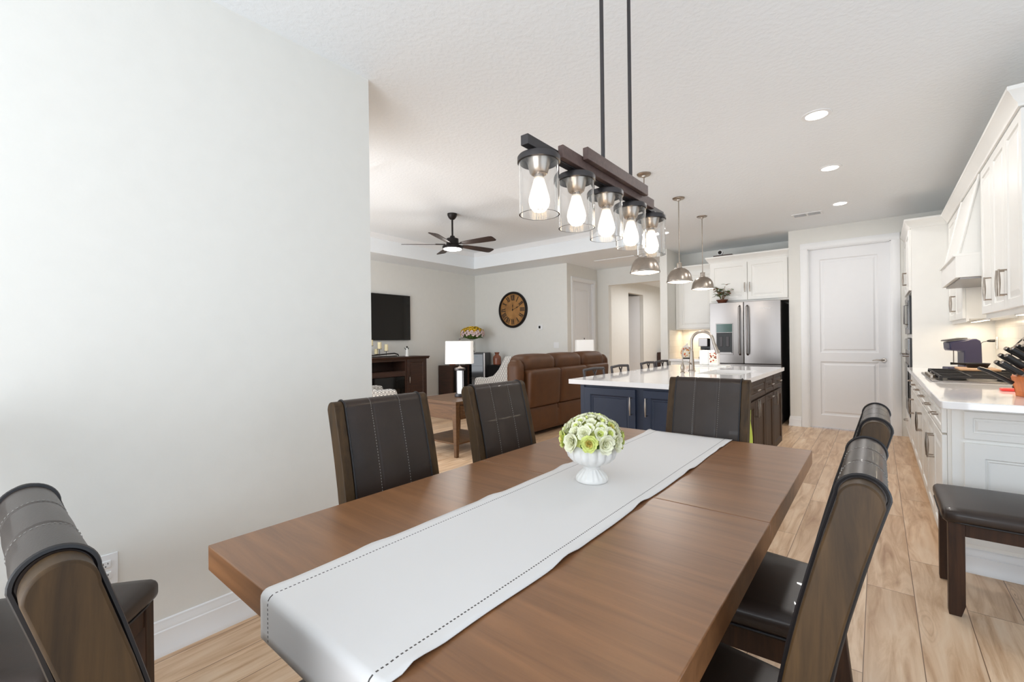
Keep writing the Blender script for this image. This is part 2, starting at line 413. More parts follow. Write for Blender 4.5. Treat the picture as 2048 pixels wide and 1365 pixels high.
def dup(root, loc, rz=None, label=None, group=None):
    r = root.copy(); col.objects.link(r); r.location = loc
    if rz is not None: r.rotation_euler = (0, 0, R(rz))
    if label: r['label'] = label
    if group: r['group'] = group
    for ch in list(root.children):
        c = ch.copy(); col.objects.link(c); c.parent = r
        for gch in list(ch.children):
            d = gch.copy(); col.objects.link(d); d.parent = c
    return r
def relabel(ch_parent): pass

# ---------------- setting ----------------
CZ = 2.743
struct('floor', G().box(-7.3, -2.2, -.1, 2.2, 13.7, 0), 'floor')
g = G()
TX0, TX1, TY0, TY1, TZ = -6.47, -2.95, 2.22, 6.70, 3.06
g.box(-7.3, -2.2, CZ, TX0 - .1, 13.7, TZ + .2); g.box(TX1 + .0, -2.2, CZ, 2.2, 13.7, TZ + .2)
g.box(TX0 - .1, -2.2, CZ, TX1, TY0, TZ + .2); g.box(TX0 - .1, TY1, CZ, TX1, 13.7, TZ + .2)
g.box(TX0 - .1, TY0, CZ, TX0, TY1, TZ + .2)
g.box(TX0, TY0, TZ, TX1, TY1, TZ + .2)
struct('ceiling', g, 'ceiling')
# small crown inside the tray
cp = [(0, 0), (.012, 0), (.018, .03), (.05, .062), (.055, .075), (0, .075)]
g = G(); zb = TZ - .075
g.prism([(TX0 + a, zb + b) for a, b in cp], 'y', TY0, TY1)
g.prism([(TX1 - a, zb + b) for a, b in cp], 'y', TY0, TY1)
g.prism([(TY0 + a, zb + b) for a, b in cp], 'x', TX0, TX1)
g.prism([(TY1 - a, zb + b) for a, b in cp], 'x', TX0, TX1)
struct('trim_1', g, 'trim')

def wall(name, *boxes, m='wall'):
    g = G()
    for b in boxes: g.box(*b)
    return struct(name, g, m)
WL = -2.237
wall('wall_left', (WL - .12, -1.92, 0, WL, 1.469, CZ))
wall('wall_living_rear', (-7.25, 1.35, 0, -6.5, 1.469, CZ), (-3.2, 1.35, 0, WL - .12, 1.469, CZ), (-6.5, 1.35, 2.45, -3.2, 1.469, CZ))
wall('wall_living_left', (-7.25, 1.35, 0, -7.13, 7.52, CZ))
wall('wall_living_back', (-7.13, 7.4, 0, -4.66, 7.52, CZ))
wall('wall_closet', (-4.78, 7.52, 0, -4.66, 7.62, CZ), (-4.78, 8.43, 0, -4.66, 8.72, CZ), (-4.78, 7.62, 2.43, -4.66, 8.43, CZ))
wall('wall_foyer', (-4.66, 8.6, 0, -4.39, 8.72, CZ), (-4.39, 8.6, 2.39, -2.9, 8.72, CZ), (-2.9, 8.6, 0, -2.70, 8.72, CZ))
wall('wall_pillar', (-2.82, 7.38, 0, -2.70, 8.6, CZ))
wall('wall_kitchen_back', (-2.70, 8.1, 0, -.97, 8.22, CZ))
wall('wall_pantry', (-.97, 7.38, 0, -.745, 7.50, CZ), (-.97, 7.5, 0, -.86, 8.22, CZ), (-.745, 7.38, 2.46, .135, 7.5, CZ), (.135, 7.38, 0, 1.01, 7.5, CZ))
wall('wall_right', (.89, 3.40, 0, 1.01, 7.38, CZ))
wall('wall_right_return', (.89, 3.36, 0, 2.07, 3.40, CZ))
wall('wall_right_dining', (1.95, -1.92, 0, 2.07, -.9, CZ), (1.95, 2.5, 0, 2.07, 3.36, CZ), (1.95, -.9, 2.4, 2.07, 2.5, CZ))
wall('wall_dining_rear', (WL, -1.92, 0, -1.9, -1.8, CZ), (1.1, -1.92, 0, 1.95, -1.8, CZ), (-1.9, -1.92, 2.45, 1.1, -1.8, CZ), (-1.9, -1.92, 0, 1.1, -1.8, .25))
wall('wall_hall_left', (-5.02, 8.72, 0, -4.9, 10.68, CZ), (-5.02, 11.6, 0, -4.9, 13.6, CZ), (-5.02, 10.68, 2.44, -4.9, 11.6, CZ))
wall('wall_hall_end', (-5.02, 13.5, 0, -2.0, 13.62, CZ))
wall('wall_hall_right', (-2.12, 8.6, 0, -2.0, 13.5, CZ), (-2.7, 8.6, 0, -2.0, 8.72, CZ))
wall('wall_hall_room', (-6.6, 10.0, 0, -6.5, 12.2, CZ), (-6.5, 12.1, 0, -5.02, 12.2, CZ), (-6.5, 10.0, 0, -5.02, 10.1, CZ))
# windows / sliders (frames) behind the camera
def window_frame(name, horiz, a0, a1, z0, z1, at_, n):
    g = G(); w = .05
    def bx(p0, p1, q0, q1):
        if horiz: g.box(p0, at_ - .03, q0, p1, at_ + .03, q1)
        else: g.box(at_ - .03, p0, q0, at_ + .03, p1, q1)
    bx(a0, a1, z0, z0 + w); bx(a0, a1, z1 - w, z1)
    for k in range(n + 1):
        p = a0 + (a1 - a0 - w) * k / n; bx(p, p + w, z0, z1)
    struct(name, g, 'trim')
window_frame('window_1', True, -1.9, 1.1, .25, 2.45, -1.86, 3)
window_frame('window_2', False, -.9, 2.5, 0, 2.4, 2.01, 3)
window_frame('window_3', True, -6.5, -3.2, 0, 2.45, 1.41, 3)

# baseboards
BBP = [(0, 0), (.020, 0), (.020, .018), (.014, .030), (.014, .096), (.0105, .100), (.0105, .112), (.006, .124), (.006, .136), (0, .14)]
g = G(); g.prism([(WL + a, b) for a, b in BBP], 'y', -1.8, 1.469); struct('baseboard_left', g, 'trim')
g = G(); g.prism([(7.38 - a, b) for a, b in BBP], 'x', -.97, -.835); g.prism([(-.97 - a, b) for a, b in BBP], 'y', 7.37, 7.6)
struct('baseboard_pantry', g, 'trim')
g = G(); g.prism([(7.4 - a, b) for a, b in BBP], 'x', -7.13, -4.66); struct('baseboard_living_back', g, 'trim')
g = G(); g.prism([(-7.13 + a, b) for a, b in BBP], 'y', 1.469, 7.4); struct('baseboard_living_left', g, 'trim')
g = G(); g.prism([(-4.9 + a, b) for a, b in BBP], 'y', 8.72, 10.68); g.prism([(-4.9 + a, b) for a, b in BBP], 'y', 11.6, 13.5); struct('baseboard_hall', g, 'trim')

# pantry door (two panel) with casing
def two_panel_door(name, w, h, t, parent_loc, rz, lever_x, lever_z, flip=1, split=(.17, .90, 1.02, None)):
    root = bpy.data.objects.new(name, None); col.objects.link(root); root.location = parent_loc; root.rotation_euler = (0, 0, R(rz)); root['kind'] = 'structure'
    g = G(); x0, x1 = .12, w - .12
    # slab with recessed panels: rails and stiles as boxes, panels as profiled rings
    z = [.17, .90, 1.02, h - .14]
    g.box(0, 0, 0, x0, t, h); g.box(x1, 0, 0, w, t, h)
    g.box(x0, 0, 0, x1, t, z[0]); g.box(x0, 0, z[1], x1, t, z[2]); g.box(x0, 0, z[3], x1, t, h)
    for a, b in ((z[0], z[1]), (z[2], z[3])):
        g.panel(x0, a, x1 - x0, b - a, t, [(0, 0), (.012, .010), (.03, .012), (.05, .004)], y=t)
    d = obj('door_slab', g, 'door_white', root, smooth=False)
    g = G(); g.lathe([(.0, -.012), (.024, -.012), (.027, -.008), (.027, 0)], (lever_x, 0, lever_z), 20, 'y')
    g.tube([(lever_x, -.005, lever_z), (lever_x, -.045, lever_z), (lever_x - flip * .02, -.052, lever_z), (lever_x - flip * .07, -.052, lever_z + .004), (lever_x - flip * .115, -.052, lever_z - .006)], [.010, .010, .009, .008, .006], 8)
    obj('door_handle', g, 'nickel', root)
    return root
two_panel_door('door_1', .86, 2.435, .035, (-.735, 7.425, .012), 0, .79, .93, 1)
def casing(name, x0, x1, z1, w=.085, y=7.38):
    g = G()
    pr = [(0, 0), (0, .012), (.02, .02), (.06, .02), (w, .012), (w, 0)]
    g.prism([(x0 - a, y - b) for a, b in pr], 'z', 0, z1 + w * 0.0)
    g.prism([(x1 + a, y - b) for a, b in pr], 'z', 0, z1 + w * 0.0)
    g.loft([[(x0 - w, y - b, z1 + a) for a, b in pr], [(x1 + w, y - b, z1 + a) for a, b in pr]])
    g.box(x0, y, 0, x0 + .012, y + .12, z1); g.box(x1 - .012, y, 0, x1, y + .12, z1); g.box(x0, y, z1 - .008, x1, y + .12, z1)
    return g
struct('trim_2', casing('c', -.745, .135, 2.455), 'trim')
# closet door in the living room back wall (faces +X)
two_panel_door('door_2', .80, 2.41, .035, (-4.70, 7.625, .012), 90, .07, .93, -1)
g = casing('c', 0, .81, 2.43, .075, 0)
for v in g.bm.verts: x, y, z = v.co; v.co = (-4.66 - y, 7.62 + x, z)
struct('trim_3', g, 'trim')
# hinge on that door
g = G().box(-4.688, 7.628, 2.0, -4.665, 7.646, 2.1)
struct('trim_4', g, 'nickel')
# door standing inside the hall doorway
two_panel_door('door_3', .86, 2.41, .035, (-4.99, 11.58, .012), 200, .79, .93, 1)

# floor register on ceiling
def ceiling_vent(x0, x1, y, label):
    t = thing('ceiling_vent', label, 'vent', ((x0 + x1) / 2, y, CZ)); w = (x1 - x0) / 2
    g = G(); g.box(-w - .02, -.085, -.006, w + .02, -.065, 0); g.box(-w - .02, .065, -.006, w + .02, .085, 0)
    for a in (-w - .02, -.01, w): g.box(a, -.065, -.006, a + .02, .065, 0)
    obj('frame', g, 'trim', t)
    for sx in (-1, 1):
        for k in range(9):
            g = G(); yy = -.058 + k * .0145; a0, a1 = (-w, -.012) if sx < 0 else (.012, w)
            g.M = Matrix.Translation((0, yy, -.004)) @ Matrix.Rotation(R(35), 4, 'X'); g.box(a0, -.006, -.0006, a1, .006, .0006)
            obj('slat', g, 'trim', t)
    g = G().box(-w, -.065, -.001, w, .065, 0); obj('backing', g, 'black', t)
ceiling_vent(-.79, -.52, 6.5, 'white slatted air register in the kitchen ceiling near the pantry door')
# return grille over the foyer
t = thing('ceiling_grille', 'flat white return air grille in the ceiling above the foyer opening', 'vent', (-3.75, 7.75, CZ))
g = G().box(-.4, -.2, -.012, .4, .2, 0); obj('frame', g, 'trim', t, bevel=.003)

# recessed downlights
cans = [(-.308, 3.647, 'recessed downlight nearest the dining end of the kitchen ceiling'), (-.316, 4.862, 'middle one of the three recessed downlights in line above the kitchen aisle'),
        (-.317, 6.224, 'recessed downlight beside the ceiling vent near the pantry door'), (-2.323, 6.253, 'recessed downlight seen beside the last chandelier shade, above the stools')]
can0 = None
for x, y, lb in cans:
    if can0 is None:
        can0 = thing('recessed_light', lb, 'downlight', (x, y, CZ), 0, 'recessed downlights in the kitchen ceiling')
        obj('trim_ring', G().lathe([(.062, -.001), (.064, -.006), (.086, -.004), (.088, 0)], caps=False, seg=36), 'trim', can0)
        obj('lens', G().lathe([(.0, -.003), (.063, -.003), (.063, 0)], seg=36), 'canglow', can0)
    else: dup(can0, (x, y, CZ), None, lb)
    o = area('downlight_lamp', (x, y, CZ - .012), (0, 0, 0), .12, .12, 15, (1, .965, .93))

# wall outlet & switch plate, thermostat
def outlet(label, loc, rz):
    t = thing('wall_outlet', label, 'outlet', loc, rz)
    obj('plate', G().box(-.036, -.005, -.058, .036, 0, .058), 'trim', t, bevel=.002)
    for dz in (-.021, .021):
        o = obj('receptacle', G().rbox((0, -.006, dz), (.0165, .0025, .014), .0024, 3), 'trim', t)
        g = G(); g.box(-.0075, -.0095, dz + .001, -.0055, -.008, dz + .008); g.box(.0055, -.0095, dz + .001, .0075, -.008, dz + .007); g.cyl((0, -.0095, dz - .006), .0022, .001, 'y', 8)
        obj('slots', g, 'black', o)
    return t
outlet('white duplex wall outlet low on the left wall behind the near chair', (WL, .325, .405), 90)
t = thing('thermostat', 'small white thermostat with dark square screen right of the clock', 'thermostat', (-5.30, 7.4, 1.515))
obj('body', G().box(-.06, -.02, -.05, .06, 0, .05), 'trim', t, bevel=.004); obj('screen', G().box(-.035, -.0215, -.025, .012, -.0195, .028), 'black', t)
t = thing('light_switch', 'white light switch plate on the wall below and right of the thermostat', 'switch', (-4.92, 7.4, 1.15))
obj('plate', G().box(-.06, -.005, -.058, .06, 0, .058), 'trim', t, bevel=.002)
for dx in (-.024, .024): obj('rocker', G().box(dx - .014, -.009, -.03, dx + .014, -.004, .03), 'trim', t, bevel=.001)

# ---------------- dining table ----------------
TB = (-1.25, .366, -.222, 2.285)
cx, cy = (TB[0] + TB[2]) / 2, (TB[1] + TB[3]) / 2
t = thing('dining_table', 'large rectangular dark oak dining table with a thick plank top', 'table', (cx, cy, 0))
hx, hy = (TB[2] - TB[0]) / 2, (TB[3] - TB[1]) / 2
for a, b in ((-hy, -.0008), (.0008, hy)):
    obj('table_leaf', G().box(-hx, a, .700, hx, b, .76), 'table', t, bevel=.0025)
obj('apron', G().box(-hx + .17, -hy + .2, .62, hx - .17, hy - .2, .6995), 'chairleg', t)
for s in (-1, 1):
    g = G(); yy = s * .53
    g.box(-.10, yy - .045, .08, .10, yy + .045, .62); g.box(-.145, yy - .05, .0, .145, yy + .05, .08); g.box(-.20, yy - .045, .57, .20, yy + .045, .62)
    obj('pedestal', g, 'chairleg', t, bevel=.006)
obj('stretcher', G().box(-.04, -.485, .12, .04, .485, .2), 'chairleg', t, bevel=.004)

# runner: follows the table top and drops over the near end
RX = (-.93, -.535); rcx = sum(RX) / 2; rw = (RX[1] - RX[0]) / 2
def runner():
    path = []  # (y, z) along the runner
    y0, y1, zt = TB[1], TB[3], .7618
    for z in (.672, .69, .71, .73, .745): path.append((y0 - .006, z))
    for a in (20, 45, 70, 90): path.append((y0 + .008 - .014 * math.cos(R(a)), .7485 + .0135 * math.sin(R(a))))
    n = 90
    for i in range(1, n + 1): path.append((y0 + .008 + (y1 - y0 - .012) * i / n, zt))
    NX = 28; g = G(); th = .0012
    def P(i, k, off):
        y, z = path[i]; u = -1 + 2 * k / NX; x = u * rw
        if i > 9:
            e = abs(u) ** 14
            wav = max(0, math.sin(y * 23 + (1.3 if u > 0 else 0)) * math.sin(y * 7.1 + u * 2)) ** 2
            z += e * wav * .007 + .0009 * math.sin(y * 5 + u * 3)**2
            x += (.0022 * math.sin(y * 8 + u) + .0014 * math.sin(y * 19)) * abs(u) ** 6
        return (x, y - cy, z + off)
    top = [[g.v(*P(i, k, th)) for k in range(NX + 1)] for i in range(len(path))]
    for i in range(len(path) - 1):
        for k in range(NX): g.f([top[i][k], top[i][k + 1], top[i + 1][k + 1], top[i + 1][k]])
    return g
o = obj('table_runner', runner(), 'runner', ang=180, loc=(rcx, cy, 0))
sm = o.modifiers.new('thick', 'SOLIDIFY'); sm.thickness = .0016; sm.offset = 1
tag(o, 'long white linen table runner with drawn thread hem along the dining table', 'table runner')

# ---------------- dining chairs ----------------
RAILP = [(-.197, .46), (-.214, .60), (-.246, .78), (-.283, .93), (-.306, 1.01)]   # local (y, z) centre line of the raked back
def lean(z):
    for (y0, z0), (y1, z1) in zip(RAILP, RAILP[1:]):
        if z <= z1: return y0 + (y1 - y0) * (z - z0) / (z1 - z0)
    return RAILP[-1][0]
def side_profile(th, z0, ztop, roll=.5):
    """closed outline (y,z) of the raked slab with a rounded top; th full thickness"""
    fr, bk = [], []
    zc = ztop - th * roll; n = 8
    for i in range(n + 1):
        z = z0 + (zc - z0) * i / n; y = lean(z); fr.append((y + th / 2, z)); bk.append((y - th / 2, z))
    yc = lean(zc); arc = []
    for i in range(1, 20):
        a = PI * i / 20; arc.append((yc + th / 2 * math.cos(a), zc + th * roll * math.sin(a)))
    return fr + arc + bk[::-1]
def make_chair(label):
    t = thing('dining_chair', label, 'chair', (0, 0, 0), 0, 'dining chairs around the table')
    W = .197
    # rails (each side, wood, rounded top)
    for s in (-1, 1):
        g = G(); x0, x1 = (W - .036, W) if s > 0 else (-W, -W + .036)
        g.prism(side_profile(.056, .30, 1.036, .55), 'x', x0, x1)
        # continue into rear leg
        obj('back_rail', g, 'chairwood', t, bevel=.003)
        g = G(); yb = lean(.46)
        g.loft([[(x0, -.255, 0), (x1, -.255, 0), (x1, -.215, 0), (x0, -.215, 0)], [(x0, yb - .028, .30), (x1, yb - .028, .30), (x1, yb + .028, .30), (x0, yb + .028, .30)]])
        obj('leg', g, 'chairleg', t, bevel=.003)
    # leather back between the rails, wrapped over the top
    xi = W - .037
    prof = side_profile(.0615, .50, 1.0385, .5)
    rings = []; NX = 72
    for k in range(NX + 1):
        u = -1 + 2 * k / NX; x = u * xi
        seam = 1 - .05 * (math.exp(-((abs(u) - .34) / .011) ** 2)) + .012 * math.cos(u * 8.7)
        ring = []
        for y, z in prof:
            yl = lean(min(z, 1.01)); d = y - yl
            ring.append((x, yl + d * seam, z if z < 1.0 else 1.0 + (z - 1.0) * (1 - .05 * math.exp(-((abs(u) - .34) / .011) ** 2))))
        rings.append(ring)
    g = G(); g.loft(rings); back = obj('backrest', g, 'leather', t, ang=60)
    for s in (-1, 1):
        pts = [(s * (xi - .001), y, z) for y, z in side_profile(.0630, .5, 1.0395, .5)]
        obj('piping', G().tube(pts, .0032, 6), 'piping', back)
        # stitched seam: tiny dashes on front, top and back
        pts = side_profile(.062, .52, 1.0385, .5)
        g = G()
        for i in range(len(pts) - 1):
            a = Vector((0, *pts[i])); b = Vector((0, *pts[i + 1])); L = (b - a).length; n = max(1, int(L / .009))
            for q in range(n):
                p0 = a.lerp(b, (q + .1) / n); p1 = a.lerp(b, (q + .6) / n)
                x = s * (.34 * xi + .0062)
                g.tube([(x, p0.y, p0.z), (x, p1.y, p1.z)], .0008, 4)
        obj('stitching', g, 'stitch', back)
    # seat cushion (wider at front)
    g = G(); g.rbox((0, .025, .455), (.222, .222, .036), .03, 7, (0, 0, .016))
    for v in g.bm.verts:
        y = v.co.y; k = (y + .2) / .45
        v.co.x *= .86 + .2 * k
        if v.co.z < .44: pass
    seat = obj('seat', g, 'leather', t, ang=70)
    pts = []
    for a in range(0, 41):
        q = 2 * PI * a / 40; c_, s_ = math.cos(q), math.sin(q)
        x = math.copysign(abs(c_) ** .28, c_) * .218; y = math.copysign(abs(s_) ** .28, s_) * .218 + .025
        k = (y + .2) / .45; pts.append((x * (.86 + .2 * k), y, .428))
    obj('piping', G().tube(pts, .004, 6, False), 'piping', seat)
    # aprons
    g = G(); g.box(-.16, -.165, .355, .16, -.145, .42); obj('apron', g, 'chairleg', t, bevel=.002)
    g = G(); g.box(-.19, .205, .355, .19, .225, .42); obj('apron', g, 'chairleg', t, bevel=.002)
    for s in (-1, 1):
        g = G(); g.loft([[(s * .168, -.17, .355), (s * .188, -.17, .355), (s * .188, -.17, .42), (s * .168, -.17, .42)], [(s * .19, .2, .355), (s * .21, .2, .355), (s * .21, .2, .42), (s * .19, .2, .42)]])
        obj('apron', g, 'chairleg', t, bevel=.002)
        x = s * .198
        g = G(); g.loft([[(x - .016, .188, 0), (x + .016, .188, 0), (x + .016, .22, 0), (x - .016, .22, 0)], [(x - .022, .185, .10), (x + .022, .185, .10), (x + .022, .229, .10), (x - .022, .229, .10)], [(x - .022, .185, .42), (x + .022, .185, .42), (x + .022, .229, .42), (x - .022, .229, .42)]])
        obj('leg', g, 'chairleg', t, bevel=.003)
    return t
ch0 = make_chair('dining chair at the near foot of the table, wooden side edge close to camera')
ch0.location = (-.80, .362, 0)
dup(ch0, (-1.80, .065, 0), -39.7, 'spare dining chair angled against the left wall, only seat corner and one leg showing')
dup(ch0, (-.326, .988, 0), 90, 'nearer of the two dining chairs along the kitchen side of the table')
dup(ch0, (-.312, 1.588, 0), 90, 'farther of the two dining chairs along the kitchen side of the table')
dup(ch0, (-1.160, .985, 0), -93, 'dining chair beside the end of the left wall, nearer of the living room side pair')
dup(ch0, (-1.155, 1.632, 0), -93, 'dining chair in front of the end table, farther of the living room side pair')
dup(ch0, (-.686, 2.15, 0), 180, 'dining chair at the far head of the table, facing the camera before the island')

# ---------------- bench at the cabinet end ----------------
def bench(label, loc, rz, L=1.25, D=.46):
    t = thing('dining_bench', label, 'bench', loc, rz)
    s = obj('seat', G().rbox((L / 2, D / 2, .442), (L / 2 + .008, D / 2 + .008, .032), .026, 7, (0, 0, .022)), 'leather', t, ang=70)
    pts = []
    for a in range(41):
        q = 2 * PI * a / 40; c_, s_ = math.cos(q), math.sin(q)
        pts.append((L / 2 + math.copysign(abs(c_) ** .12, c_) * (L / 2 + .006), D / 2 + math.copysign(abs(s_) ** .2, s_) * (D / 2 + .006), .418))
    obj('piping', G().tube(pts, .004, 6, False), 'piping', s)
    for x in (.012, L - .066):
        for y in (.012, D - .066):
            g = G(); sx = 1 if x < .5 else 0; 
            g.loft([[(x, y, 0), (x + .040, y, 0), (x + .040, y + .054, 0), (x, y + .054, 0)], [(x, y, .05), (x + .054, y, .05), (x + .054, y + .054, .05), (x, y + .054, .05)], [(x, y, .414), (x + .054, y, .414), (x + .054, y + .054, .414), (x, y + .054, .414)]])
            obj('leg', g, 'chairleg', t, bevel=.002)
    for y in (.022, D - .042): obj('apron', G().box(.066, y, .355, L - .066, y + .02, .414), 'chairleg', t, bevel=.002)
    for x in (.022, L - .042): obj('apron', G().box(x, .066, .355, x + .02, D - .066, .414), 'chairleg', t, bevel=.002)
    return t
bench('dark leather topped wooden bench in front of the white end cabinet', (.222, 2.76, 0), 0)

# ---------------- vase of roses on the runner ----------------
VX, VY, VZ = -.757, 1.345, .7655
t = thing('flower_urn', 'white fluted ceramic urn filled with lime and cream artificial roses', 'flower vase', (VX, VY, VZ))
prof = [(0, 0), (.052, 0), (.0545, .004), (.0545, .012), (.050, .018), (.036, .034), (.028, .042), (.030, .048), (.026, .052), (.034, .056), (.060, .066), (.076, .082), (.082, .1), (.079, .118), (.068, .130), (.058, .134), (.05, .13), (.0, .12)]
def rib(a, h):
    if .056 < h < .13: return .095 * (abs(math.sin(a * 8)) - .5) * min(1, (h - .05) / .02)
    if .015 < h < .042: return .05 * math.cos(a * 18)
    return 0
obj('urn', G().lathe(prof, seg=112, rib=rib), 'ceramic', t, ang=60)
def rose_mesh(r, layers=4, seed=0, mats=('rose_cream', 'rose_lime')):
    rnd = random.Random(seed); g = G(); N = 17
    for k in range(N):
        f = k / (N - 1); a0 = k * 2.39996 + rnd.uniform(-.15, .15); tilt = R(8 + 66 * f ** .8)
        L = r * (.50 + .52 * f) * rnd.uniform(.93, 1.07); W = r * (.22 + .26 * f); g.mi = 1 if f < .42 else 0
        rd = Vector((math.cos(a0), math.sin(a0), 0)); td = Vector((-math.sin(a0), math.cos(a0), 0)); rows = []
        p = rd * (.05 + .16 * f) * r + Vector((0, 0, r * (.22 - .16 * f))); tl = tilt * .45
        for i in range(6):
            v = i / 5; w = W * (.45 + .95 * math.sin(PI * min(1, v * .62 + .12))) * (1 if v < .99 else .62)
            row = []
            for j in range(5):
                u = -1 + j / 2; cup = (1 - .35 * f) * .42 * W * u * u
                q = p + td * (u * w) - rd * 0 + (rd * -math.cos(tl) + Vector((0, 0, math.sin(tl)))) * cup + Vector((0, 0, rnd.uniform(-.018, .018) * r))
                row.append(g.v(*q))
            rows.append(row); tl = tilt * (.45 + .75 * v) + (.55 * f if v > .7 else 0)
            p = p + (rd * math.sin(tl) + Vector((0, 0, math.cos(tl)))) * (L / 5)
        for A, B in zip(rows, rows[1:]):
            for j in range(4): g.f([A[j], A[j + 1], B[j + 1], B[j]])
    return g
rose_src = {}
def rose(parent, p, nrm, r, kind, seed=0):
    key = (kind, seed % 2)
    if key not in rose_src:
        mats = {'lime': ['rose_cream', 'rose_lime'], 'cream': ['rose_cream', 'rose_cream'], 'yellow': ['rose_lime', 'rose_yellow'], 'gold': ['yellow', 'yellow'], 'pink': ['pink', 'ceramic']}[kind]
        o = obj('rose', rose_mesh(1.0, 6, hash(kind) % 7 * 0 + len(kind) + seed), mats, parent, ang=80); rose_src[key] = o
    else:
        o = rose_src[key].copy(); col.objects.link(o); o.parent = parent
    o.location = p; o.rotation_euler = Vector(nrm).to_track_quat('Z', 'Y').to_euler(); o.scale = (r, r, r)
    return o
rnd = random.Random(4)
DC = Vector((0, 0, .142)); dr = .088
obj('foliage', G().sphere(tuple(DC + Vector((0, 0, .002))), dr * .88, 20, 12, (1, 1, .84)), 'rose_lime', t)
rings_ = [(2, 11, .0300), (22, 12, .0235), (38, 11, .0205), (54, 9, .0195), (70, 6, .0185), (88, 1, .019)]
for el, n, rr in rings_:
    for k in range(n):
        a = 2 * PI * (k + rnd.uniform(-.15, .15) + (.5 if el in (22, 54) else 0)) / n; e = R(el + rnd.uniform(-3, 3))
        nv = Vector((math.cos(a) * math.cos(e), math.sin(a) * math.cos(e), math.sin(e)))
        kd = rnd.choice(['lime', 'lime', 'cream', 'cream', 'yellow'] if el < 40 else ['cream', 'cream', 'lime'])
        rose(t, DC + Vector((nv.x * dr * .93, nv.y * dr * .93, nv.z * dr * .80)), nv, rr * rnd.uniform(.95, 1.1), kd, k)
for k in range(15):
    a = rnd.uniform(0, 2 * PI); e = R(rnd.uniform(5, 80)); nv = Vector((math.cos(a) * math.cos(e), math.sin(a) * math.cos(e), math.sin(e)))
    p = DC + Vector((nv.x, nv.y, nv.z * .86)) * dr * rnd.uniform(1.04, 1.12)
    o = obj('bud', G().sphere((0, 0, 0), .0055, 8, 5, (1, 1, 1.3)), rnd.choice(['bud', 'rose_cream', 'rose_lime']), t) if k < 3 else o.copy()
    if k >= 3: col.objects.link(o); o.parent = t
    o.location = p; o.rotation_euler = nv.to_track_quat('Z', 'Y').to_euler()
def leaf_geo(g, p, d, L, w, droop=.3):
    p = Vector(p); d = Vector(d).normalized(); s_ = d.cross(Vector((0, 0, 1)))
    s_ = s_.normalized() if s_.length > .05 else Vector((1, 0, 0)); nn = s_.cross(d)
    rows = []
    for i in range(6):
        v = i / 5; ww = w * math.sin(PI * min(.98, v * .93 + .05)) ; c = p + d * L * v - Vector((0, 0, droop * L * v * v)); rows.append((c - s_ * ww, c + nn * w * .15, c + s_ * ww))
    vr = [[g.v(*q) for q in r] for r in rows]
    for A, B in zip(vr, vr[1:]):
        g.f([A[0], A[1], B[1], B[0]]); g.f([A[1], A[2], B[2], B[1]])
g = G()
for k in range(12):
    a = 2 * PI * k / 12 + .2; leaf_geo(g, (math.cos(a) * .06, math.sin(a) * .06, .136), (math.cos(a), math.sin(a), .1), .04, .012)
obj('leaf_collar', g, 'leaf', t)

# ---------------- linear chandelier ----------------
CX = -.742
t = thing('linear_chandelier', 'linear five light chandelier of dark metal and wood with clear glass cylinder shades', 'chandelier', (CX, 1.46, 1.77))
obj('bar', G().box(-.0125, -.49, .008, .0125, .505, .036), 'darkmetal', t, bevel=.0015)
obj('wood_beam', G().box(.014, -.345, .010, .032, .345, .048), 'brownmetal', t, bevel=.0015)
obj('wood_beam', G().box(.034, -.235, .034, .052, .235, .072), 'brownmetal', t, bevel=.0015)
for y in (-.118, .095): obj('rod', G().cyl((.043, y, .06), .0065, CZ - 1.77 - .06, 'z', 12), 'darkmetal', t)
obj('canopy', G().box(.0, -.2, CZ - 1.77 - .025, .09, .2, CZ - 1.77), 'darkmetal', t, bevel=.003)
lys = [1.037, 1.24, 1.443, 1.646, 1.849]
lamp0 = None
for i, y in enumerate(lys):
    yl = y - 1.46
    if i == 0:
        cap = obj('lamp_cap', G().lathe([(0, .012), (.019, .012), (.021, .008), (.021, -.002), (.058, -.004), (.061, -.008), (.061, -.022), (.056, -.024), (.048, -.012), (.03, -.013), (0, -.013)], seg=40), 'darkmetal', t, loc=(0, yl, 0))
        gl = obj('glass_shade', G().lathe([(.0575, -.012), (.0575, -.170), (.0545, -.170), (.0545, -.012)], caps=False, seg=48), 'glass', cap)
        obj('socket', G().lathe([(0, -.0135), (.038, -.0135), (.034, -.022), (.0305, -.034), (.0255, -.052), (.021, -.056), (0, -.056)], seg=32), 'nickel', cap)
        bl = obj('bulb', G().lathe([(.013, -.055), (.0135, -.066), (.019, -.085), (.0285, -.118), (.0305, -.132), (.027, -.148), (.016, -.160), (.0, -.164)], seg=28, caps=False), 'bulbglass', cap)
        bb = obj('bulb_base', G().lathe([(0, -.05), (.0135, -.052), (.0135, -.07), (0, -.072)], seg=20), 'nickel', cap)
        g = G()
        for k in range(6):
            a = 2 * PI * k / 6; c_, s_ = math.cos(a), math.sin(a)
            g.tube([(.004 * c_, .004 * s_, -.075), (.015 * c_, .015 * s_, -.145), (.014 * math.cos(a + .5), .014 * math.sin(a + .5), -.145), (.004 * c_, .004 * s_, -.078)], .0014, 5)
        fl = obj('filament', g, 'filament', cap)
        lamp0 = cap
    else:
        c = lamp0.copy(); col.objects.link(c); c.parent = t; c.location = (0, yl, 0)
        for ch in list(lamp0.children):
            d = ch.copy(); col.objects.link(d); d.parent = c
    point('chandelier_lamp', (CX, y, 1.66), 8, (1, .93, .85), .02)

